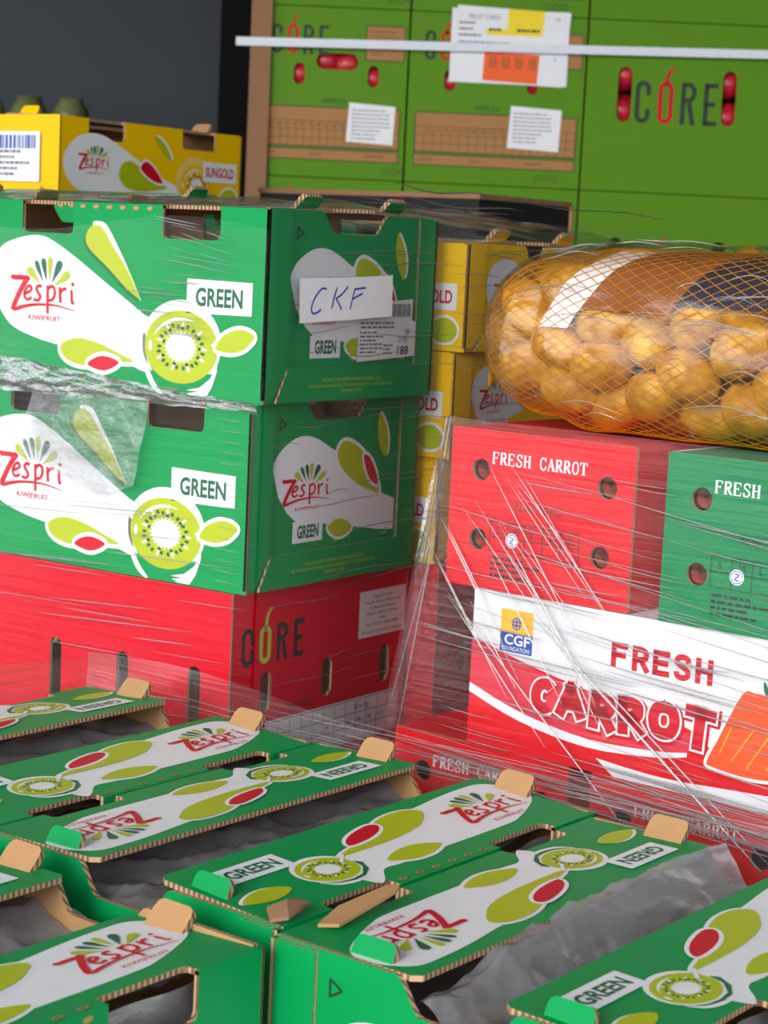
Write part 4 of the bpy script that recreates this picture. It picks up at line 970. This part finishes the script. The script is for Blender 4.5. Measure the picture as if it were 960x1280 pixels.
# ------------------------------------------------------------------ wall of green apple cartons at the back
RA = R(-1.5); CA = Vector((0.004, 4.0, 0)); XA = Vector((math.cos(RA), math.sin(RA), 0)); YA = Vector((-math.sin(RA), math.cos(RA), 0))
def atA(x, y, z): return tuple(CA + XA * x + YA * y + Vector((0, 0, z)))
HA, PA = 0.34, 0.142
pallet('wooden pallet under the green apple cartons at the back', atA(-0.31, 0, 0), RA, 1.2, 0.8, PA)
def apple_box(label, x, row, w, kind, dep=0.5, group=None):
    H = HA - 0.002
    t = thing('apple_carton', label, 'carton', atA(x, 0, PA + row * HA), RA, group)
    holes = {'end1': [slot(0.164, 0.232, 0.085, 0.032), slot(0.088, 0.205, 0.022, 0.042), slot(0.238, 0.205, 0.022, 0.042)],
             'end2': [slot(0.166, 0.232, 0.085, 0.032), slot(0.083, 0.205, 0.022, 0.042), slot(0.250, 0.205, 0.022, 0.042)],
             'long': [slot(0.078, 0.193, 0.028, 0.108), slot(0.288, 0.193, 0.028, 0.108)]}[kind]
    key = ('ab', w, kind)
    if key not in _cache:
        m = MB(); m.slab([rect(0, 0, w - 0.002, H)] + holes, ((0, 0, 0), (1, 0, 0), (0, 0, 1), (0, -1, 0)), 0.006, 'apple_green', 'kraft', 'kraft'); f = m.build('front_panel', t)
        if kind == 'long':
            a = core_logo(100, 138, 176, 84, 'dark_ink', 'red', 1)
        else:
            sh = 0 if kind == 'end2' else -4
            a = core_logo(30, 244, 122, 58, 'dark_ink', 'red', 1)
            a.poly(rect(232 + sh * 3, 236, w * 1000 - 8, 306), 'dark_ink', 0); a.poly(rect(234 + sh * 3, 238, w * 1000 - 10, 304), 'kraft_print', 1)
            for i in range(5): a.text(('Grown and packed', 'in the Western Cape', 'South Africa', 'Class 1 apples', 'Keep cool')[i], 242 + sh * 3, 292 - i * 11, 4.5, 'dark_ink', 2)
            a.text('APPLES', 136, 148, 10, 'dark_ink', 1, w=50)
            x1 = w * 1000 - 14; x0 = 18 if kind == 'end2' else 6
            a.poly(rect(x0 - 2, 60, x1 + 2, 141), 'dark_ink', 0); a.poly(rect(x0, 62, x1, 139), 'kraft_print', 1); table_print(a, x0, 62, x1, 112, 18, 3, 'dark_ink', 2)
            for i in range(15): a.text(str(60 + 8 * i), x0 + 24 + i * (x1 - x0) / 18, 102, 5, 'dark_ink', 3)
            a.poly(rect(x0 - 2, 34, x1 + 2, 57), 'dark_ink', 0); a.poly(rect(x0, 36, x1, 55), 'kraft_print', 1)
            a.text('COUNT', x0 + 6, 43, 6, 'dark_ink', 2); a.text('CLASS', x0 + 110, 43, 6, 'dark_ink', 2); a.text('COUNTRY', x0 + 220, 43, 6, 'dark_ink', 2)
            for i in range(3): a.stroke(ell(270 + i * 18, 18, 6, 6, 14) + [(276 + i * 18, 18)], 1.4, 'dark_ink', 1)
        p = a.build('printed_artwork', ((0, 0, 0), (1, 0, 0), (0, 0, 1), (0, -1, 0)), f)
        _cache[key] = (f.data, p.data)
    else:
        f = link(bpy.data.objects.new('front_panel', _cache[key][0]), t); link(bpy.data.objects.new('printed_artwork', _cache[key][1]), f)
    e = w - 0.002; g = 'apple_green'
    panels(t, key, (('side_panel', (0, 0.006, 0), (0.006, dep, H), g), ('side_panel', (e - 0.006, 0.006, 0), (e, dep, H), g), ('back_panel', (0.006, dep - 0.006, 0), (e - 0.006, dep, H), g), ('lid_panel', (0.006, 0.006, H - 0.006), (e - 0.006, dep - 0.006, H - 0.0005), g), ('base_panel', (0.006, 0.006, 0.0005), (e - 0.006, dep - 0.006, 0.006), 'kraft')))
    return t, f
HIDE = 'green apple carton in a row of the back wall hidden behind the front stacks'
for row in range(6):
    for x, w, kind, nm in ((-0.306, 0.308, 'end1', 'left'), (0.004, 0.356, 'end2', 'middle'), (0.362, 0.53, 'long', 'right')):
        if row == 4: lab = {'left': 'green apple carton next to the brown corner post, small white sticker on its table', 'middle': 'green apple carton carrying the big white, yellow and orange tag', 'right': 'wide green apple carton with large lettering between two tall slots'}[nm]; g = None
        elif row == 5: lab = 'green apple carton at the top of the picture, above the ' + {'left': 'one by the corner post', 'middle': 'tagged one', 'right': 'wide lettered one'}[nm]; g = None
        elif row == 3: lab = 'green apple carton partly behind the stretch film, below the ' + {'left': 'one by the corner post', 'middle': 'tagged one', 'right': 'wide lettered one'}[nm]; g = None
        else: lab = HIDE; g = 'hidden apple cartons'
        t, f = apple_box(lab, x, row, w, kind, group=g)
        if row == 4 and nm != 'right':
            a = Art(); q = (188, 70, 286, 152) if nm == 'left' else (205, 72, 312, 160)
            a.poly([(q[0], q[1] + 4), (q[2] - 3, q[1]), (q[2], q[3] - 5), (q[0] + 4, q[3])], 'paper', 4)
            text_block(a, q[0] + 10, q[3] - 16, 80, 8, 8, 'grey_ink', 5, 5, 2.2)
            o = a.build('shipping_label', ((0, 0, 0), (1, 0, 0), (0, 0, 1), (0, -1, 0)), f); o['label'] = 'small white printed sticker'
ap = None
APL = ['red apple at the left of the wide top slot by the corner post', 'red apple at the right of the wide top slot by the corner post', 'red apple in the small left oval below the wide slot by the post', 'red apple in the small right oval near the white sticker', 'red apple in the small oval under the left corner of the white tag', 'red apple in the small oval under the right part of the white tag', 'upper red apple in the tall slot left of the large lettering', 'lower red apple in the tall slot left of the large lettering', 'upper red apple in the tall slot right of the large lettering', 'lower red apple in the tall slot right of the large lettering']
APS = [(-0.306 + x, z) for x, z in ((0.140, 0.232), (0.185, 0.230), (0.088, 0.205), (0.238, 0.205))] + [(0.004 + x, z) for x, z in ((0.083, 0.205), (0.250, 0.205))] + [(0.362 + x, z) for x, z in ((0.078, 0.235), (0.078, 0.165), (0.288, 0.228), (0.288, 0.158))]
for i, (x, z) in enumerate(APS):
    if ap is None:
        bm = bmesh.new(); bmesh.ops.create_uvsphere(bm, u_segments=20, v_segments=14, radius=0.036)
        for v in bm.verts:
            r = math.hypot(v.co.x, v.co.y)
            v.co.z *= 0.9; v.co.z -= 0.010 * math.exp(-(r / 0.010) ** 2) * (1 if v.co.z > 0 else -0.6)
        ap = bpy.data.meshes.new('apple'); bm.to_mesh(ap); bm.free(); ap.materials.append(MATS['apple_skin']); ap.polygons.foreach_set('use_smooth', [True] * len(ap.polygons))
    o = link(bpy.data.objects.new('apple', ap)); o.location = atA(x, 0.044, PA + 4 * HA + z); o.rotation_euler = (random.uniform(-0.6, 0.6), random.uniform(-0.6, 0.6), i)
    tag(o, APL[i], 'apple', 'apples in the green cartons')
m = MB(); m.box((-0.318, -0.012, 0.0), (-0.276, -0.006, 2.2), 'post_brown'); m.box((-0.318, -0.006, 0.0), (-0.312, 0.05, 2.2), 'post_brown')
o = m.build('corner_post'); o.location = CA; o.rotation_euler = (0, 0, RA); tag(o, 'brown cardboard corner post at the left edge of the apple cartons', 'corner post')
m = MB(); z0, z1 = 1.764, 1.788
vs = []
for i in range(13):
    f = i / 12; x = -0.347 + 1.25 * f
    for dz in (-0.0085, 0.0085): vs += [(x, -0.0165, z0 + (z1 - z0) * f + dz), (x, -0.0135, z0 + (z1 - z0) * f + dz)]
fs = []
for i in range(12):
    b = i * 4; fs += [(b, b + 4, b + 6, b + 2), (b + 1, b + 3, b + 7, b + 5), (b + 2, b + 6, b + 7, b + 3), (b, b + 1, b + 5, b + 4)]
m.add(vs, fs, 'strap_white'); o = m.build('strapping_band'); o.location = CA; o.rotation_euler = (0, 0, RA); tag(o, 'white plastic strapping band stretched across the green apple cartons', 'strap')
a = Art(); a.poly([(0, 0), (228, -6), (238, 140), (10, 148)], 'paper', 0)
a.poly([(108, 92), (180, 92), (182, 94), (186, 142), (112, 144), (111, 104), (70, 104), (68, 92)], 'yellow_print', 1)
a.poly([(66, 2), (176, -2), (179, 56), (68, 60)], 'orange_print', 1)
a.text('FRUIT CARD', 34, 122, 9, 'grey_ink', 2, w=62); text_block(a, 14, 112, 46, 3, 12, 'grey_ink', 2, 3, 4); text_block(a, 14, 74, 150, 2, 9, 'grey_ink', 2, 4, 4)
text_block(a, 74, 100, 40, 1, 6, 'dark_ink', 2, 3, 5); text_block(a, 130, 100, 50, 1, 6, 'dark_ink', 2, 6, 5)
for x0 in (78, 104, 130, 158):
    for k in range(5): a.poly(rect(x0 + k * 3.4, 26, x0 + k * 3.4 + 1.8, 50), 'band_brown', 2)
a.text('14', 208, 124, 7, 'grey_ink', 2); a.text('5', 208, 44, 7, 'grey_ink', 2)
m = MB(); m.box((-0.001, 0.0005, -0.004), (0.236, 0.0012, 0.142), 'paper')
o = m.build('pallet_tag'); tag(o, 'big white tag with yellow and orange panels under the white strap', 'tag'); o.location = atA(0.086, -0.0035, PA + 4 * HA + 0.206); o.rotation_euler = (0, 0, RA)
a.build('printed_artwork', ((0, 0, 0), (1, 0, 0), (0, 0, 1), (0, -1, 0)), o)

# dim bottle crate far back on the left
cr = thing('bottle_crate', 'dim greenish crate of jars standing far back at the left wall', 'crate', (-1.75, 6.0, 0))
m = MB(); m.box((0, 0, 0), (0.84, 0.5, 1.66), 'shadow_crate_black'); m.build('base', cr)
for i in range(6):
    m = MB(); n = 14; x = 0.07 + 0.13 * i
    prof = ((1.66, 0.0), (1.66, 0.055), (1.745, 0.055), (1.765, 0.04), (1.78, 0.04), (1.78, 0.0))
    vs = [(x + r * math.cos(2 * math.pi * k / n), 0.12 + r * math.sin(2 * math.pi * k / n), z) for z, r in prof for k in range(n)]
    m.add(vs, [(p * n + k, p * n + (k + 1) % n, (p + 1) * n + (k + 1) % n, (p + 1) * n + k) for p in range(len(prof) - 1) for k in range(n)], 'murky_glass'); m.build('jar', cr, True)

# ------------------------------------------------------------------ stretch film
def sheet(name, parent, fn, nu, nv, m, label=None):
    mb = MB(); vs = [fn(i / nu, j / nv) for i in range(nu + 1) for j in range(nv + 1)]
    mb.add(vs, [(i * (nv + 1) + j, (i + 1) * (nv + 1) + j, (i + 1) * (nv + 1) + j + 1, i * (nv + 1) + j + 1) for i in range(nu) for j in range(nv)], m)
    o = mb.build(name, parent, True)
    if label: o['label'] = label
    return o
def crease(mb, pts, w):
    """a thin gathered fold of film, thick in the middle and running out at both ends"""
    n = len(pts); rings = []
    for i, p in enumerate(pts):
        a = Vector(pts[max(i - 1, 0)]); b = Vector(pts[min(i + 1, n - 1)]); d = (b - a).normalized()
        s = d.orthogonal().normalized(); q = d.cross(s); r = w * (0.12 + 0.88 * math.sin(math.pi * i / (n - 1)) ** 0.7)
        rings.append([Vector(p) + (s * math.cos(t) + q * math.sin(t)) * r for t in (0, 1.257, 2.513, 3.770, 5.027)])
    vs = [v for r in rings for v in r]
    mb.add(vs, [(i * 5 + k, i * 5 + (k + 1) % 5, (i + 1) * 5 + (k + 1) % 5, (i + 1) * 5 + k) for i in range(n - 1) for k in range(5)], 'crease')
def NZ(a, b, c=0.0): return noise.noise(Vector((a, b, c)))

# left stack: local x = -v (towards the near corner), y = u
w1 = thing('stretch_wrap', 'clear stretch film wrapped round the green kiwifruit and crimson carton stack', 'plastic film', at1(0, 0, 0), -TH1)
def right_face(a, b):
    y = -0.004 + 0.80 * a; z = 0.80 + 0.60 * b
    t = min(1, max(0, (y - 0.26) / 0.08)); t = t * t * (3 - 2 * t)
    return (0.0065 + 0.030 * t + 0.0015 * NZ(y * 9, z * 26), y, z)
sheet('film_sheet', w1, right_face, 60, 60, 'film_milky')
def left_face(a, b):
    x = 0.006 - 0.50 * a; z = 0.80 + 0.575 * b + 0.01 * math.sin(a * 7)
    return (x, -0.008 + 0.0012 * NZ(x * 9, z * 30), z)
sheet('film_sheet', w1, left_face, 50, 50, 'film')
def band(a, b):
    x = 0.004 - 0.50 * a; zc = 1.198 + 0.016 * a; h = 0.010 + 0.028 * min(1, a * 1.4) ** 1.3
    return (x, -0.010 - 0.004 * math.sin(math.pi * b) + 0.005 * NZ(x * 30, b * 5, 1), zc + (b - 0.55) * h + 0.002 * NZ(x * 50, b * 3, 7))
sheet('gathered_band', w1, band, 120, 12, 'film_crumple', 'gathered crumpled band of film')
def patch(a, b):
    x = -0.14 - 0.17 * a - 0.02 * b; top = 1.198; z = top - 0.11 * b * (1 - 0.45 * abs(a - 0.3))
    return (x, -0.0105 + 0.003 * NZ(x * 45, z * 45, 2), z)
sheet('gathered_band', w1, patch, 50, 40, 'film_crumple', 'loose crumpled flap of film')
def top_drape(a, b):
    y = 0.02 + 1.0 * a; x = 0.02 - 0.42 * b
    z = 1.401 + 0.010 * math.sin(a * 5) + 0.008 * NZ(a * 5, b * 14, 4) + 0.004 * NZ(a * 9, b * 60, 5) - 0.02 * a
    return (x, y, z)
sheet('film_sheet', w1, top_drape, 60, 60, 'film_milky')
mb = MB(); rnd = random.Random(5)
for k in range(85):   # right faces
    y0 = rnd.uniform(0.0, 0.5); L = rnd.uniform(0.04, 0.22); z = rnd.uniform(0.86, 1.39); sl = rnd.uniform(-0.02, 0.05)
    pts = []
    for i in range(7):
        y = y0 + L * i / 6; t = min(1, max(0, (y - 0.26) / 0.08)); pts.append((0.0085 + 0.030 * t, y, z + sl * L * i / 6 + 0.002 * math.sin(i * 0.9 + k)))
    crease(mb, pts, rnd.uniform(0.00025, 0.0007))
for k in range(26):   # upper near corner of the left face
    z = 1.378 - 0.0045 * k + rnd.uniform(-0.002, 0.002); x1 = -0.03 - rnd.uniform(0, 0.06) - 0.03 * (k > 12); L = rnd.uniform(0.03, 0.09)
    crease(mb, [(x1 - L * i / 5, -0.0095, z + 0.008 * (i / 5) * (1 if k < 12 else 0.2)) for i in range(6)], rnd.uniform(0.0003, 0.0009))
for k in range(20):   # lower left faces
    z = rnd.uniform(0.86, 1.10); x1 = -rnd.uniform(0.0, 0.22); L = rnd.uniform(0.08, 0.28); sl = rnd.uniform(0.02, 0.08)
    crease(mb, [(x1 - L * i / 6, -0.0095, z - sl * L * i / 6) for i in range(7)], rnd.uniform(0.0003, 0.0008))
for k in range(16):
    z = 1.183 - 0.011 * k; crease(mb, [(-0.012 - 0.012 * i, -0.0095, z + 0.0004 * i) for i in range(4)], 0.0004)
for k in range(12):   # bunched top edge
    x = 0.018 - 0.36 * rnd.random() ** 2; y0 = rnd.uniform(0.02, 0.5); L = rnd.uniform(0.1, 0.5); z = 1.410 + rnd.uniform(-0.008, 0.02)
    crease(mb, [(x + 0.02 * math.sin(k), y0 + L * i / 7, z - 0.02 * L * i / 7 + 0.003 * math.sin(i + k)) for i in range(8)], rnd.uniform(0.0004, 0.0011))
o = mb.build('film_folds', w1, True); o['kind'] = 'stuff'; o['label'] = 'shiny pulled folds of film'

# carrot stack
w3 = thing('stretch_wrap', 'clear stretch film pulled in slanting folds over the carrot cartons and potato net', 'plastic film', at3(0, 0, 0), -TH3)
def carrot_front(a, b):
    z = 0.80 + 0.405 * b; x0 = -0.006 + 0.055 * max(0, (z - 0.90)) / 0.30; x = x0 + (0.66 - x0) * a
    return (x, -0.0085 + 0.002 * NZ(x * 14, z * 20, 9), z)
sheet('film_sheet', w3, carrot_front, 70, 40, 'film_slant')
def carrot_left(a, b):
    z = 0.80 + 0.405 * b; x = -0.006 + 0.055 * max(0, (z - 0.90)) / 0.30
    return (x - 0.004 + 0.004 * NZ(a * 9, z * 12, 3), -0.0085 + (0.02 + 0.25 * min(1, max(0, (1.05 - z) / 0.15))) * a, z)
sheet('film_sheet', w3, carrot_left, 30, 40, 'film_crumple')
def bag_film(a, b):
    p = bag_pt(0.0 + 0.98 * a, R(-52 + 165 * b), 0.006 + 0.004 * abs(NZ(a * 14, b * 9, 6)))
    return (p.x, p.y, p.z + bag_base + 0.001)
sheet('film_sheet', w3, bag_film, 90, 70, 'film_bag')
mb = MB()
for k in range(90):
    x0 = rnd.uniform(0.02, 0.42); L = rnd.uniform(0.05, 0.24); z = rnd.uniform(0.86, 1.17); sl = rnd.uniform(-0.16, -0.06)
    if x0 < 0.055 * (z - 0.9) / 0.3: continue
    crease(mb, [(x0 + L * i / 6, -0.0115, z + sl * L * i / 6 + 0.004 * (i / 6) ** 2) for i in range(7)], rnd.uniform(0.0003, 0.0009))
for k in range(22):
    x0 = rnd.uniform(0.04, 0.16); z = 1.17 - rnd.uniform(0, 0.14); L = rnd.uniform(0.08, 0.22); sl = rnd.uniform(0.9, 1.5)
    crease(mb, [(x0 + L * 0.62 * i / 6, -0.012, z - L * sl * 0.62 * i / 6) for i in range(7)], rnd.uniform(0.0003, 0.0008))
for (xa, za, xb, zb, w) in ((0.16, 1.03, 0.42, 0.84, 0.0016), (0.165, 1.032, 0.43, 0.845, 0.0008), (0.06, 1.04, 0.30, 0.83, 0.0009), (0.05, 1.12, 0.01, 0.88, 0.0009), (0.05, 1.10, -0.003, 0.90, 0.0007)):
    crease(mb, [(xa + (xb - xa) * i / 8, -0.0125, za + (zb - za) * i / 8) for i in range(9)], w)
for k in range(26):
    z = 0.893 + rnd.uniform(-0.03, 0.012); x0 = rnd.uniform(0.0, 0.4); L = rnd.uniform(0.1, 0.3)
    crease(mb, [(x0 + L * i / 6, -0.0125 - 0.002 * rnd.random(), z - 0.05 * L * i / 6) for i in range(7)], rnd.uniform(0.0004, 0.0014))
for k in range(34):   # folds over the net
    ph = rnd.uniform(-45, 70); u0 = rnd.uniform(0.12, 0.7); L = rnd.uniform(0.05, 0.22)
    pts = []
    for i in range(8):
        p = bag_pt(u0 + L * i / 7, R(ph + 4 * math.sin(i * 0.5)), 0.011); pts.append((p.x, p.y, p.z + bag_base + 0.001))
    crease(mb, pts, rnd.uniform(0.0003, 0.0008))
o = mb.build('film_folds', w3, True); o['kind'] = 'stuff'; o['label'] = 'shiny slanting folds of film'

# front pallet
w2 = thing('stretch_wrap', 'clear stretch film edge standing up along the far side of the open green cartons', 'plastic film', at2(0, 0, 0), ROT2)
def far_end(a, b):
    y = -0.36 + 0.99 * a; z = 0.72 + (0.208 + 0.012 * math.sin(a * 9)) * b
    return (0.412 + 0.003 * NZ(y * 10, z * 30, 8) + 0.006 * b, y, z)
sheet('film_sheet', w2, far_end, 70, 24, 'film_milky')
def far_side(a, b):
    x = 0.42 - 0.86 * a; z = 0.72 + (0.212 + 0.010 * math.sin(a * 6)) * b
    return (x, 0.612 + 0.003 * NZ(x * 10, z * 30, 2), z)
sheet('film_sheet', w2, far_side, 60, 24, 'film_milky')
mb = MB()
for k in range(15):
    z = 0.928 - 0.032 * rnd.random(); y0 = rnd.uniform(-0.36, 0.3); L = rnd.uniform(0.15, 0.45)
    crease(mb, [(0.419 + 0.002 * rnd.random(), y0 + L * i / 7, z + 0.002 * math.sin(i * 0.8 + k)) for i in range(8)], rnd.uniform(0.0003, 0.0009))
for k in range(12):
    z = 0.930 - 0.03 * rnd.random(); x0 = rnd.uniform(-0.4, 0.2); L = rnd.uniform(0.1, 0.25)
    crease(mb, [(x0 + L * i / 7, 0.614, z + 0.002 * math.sin(i * 0.8 + k)) for i in range(8)], rnd.uniform(0.0003, 0.0007))
o = mb.build('film_folds', w2, True); o['kind'] = 'stuff'; o['label'] = 'shiny stretched folds of film'
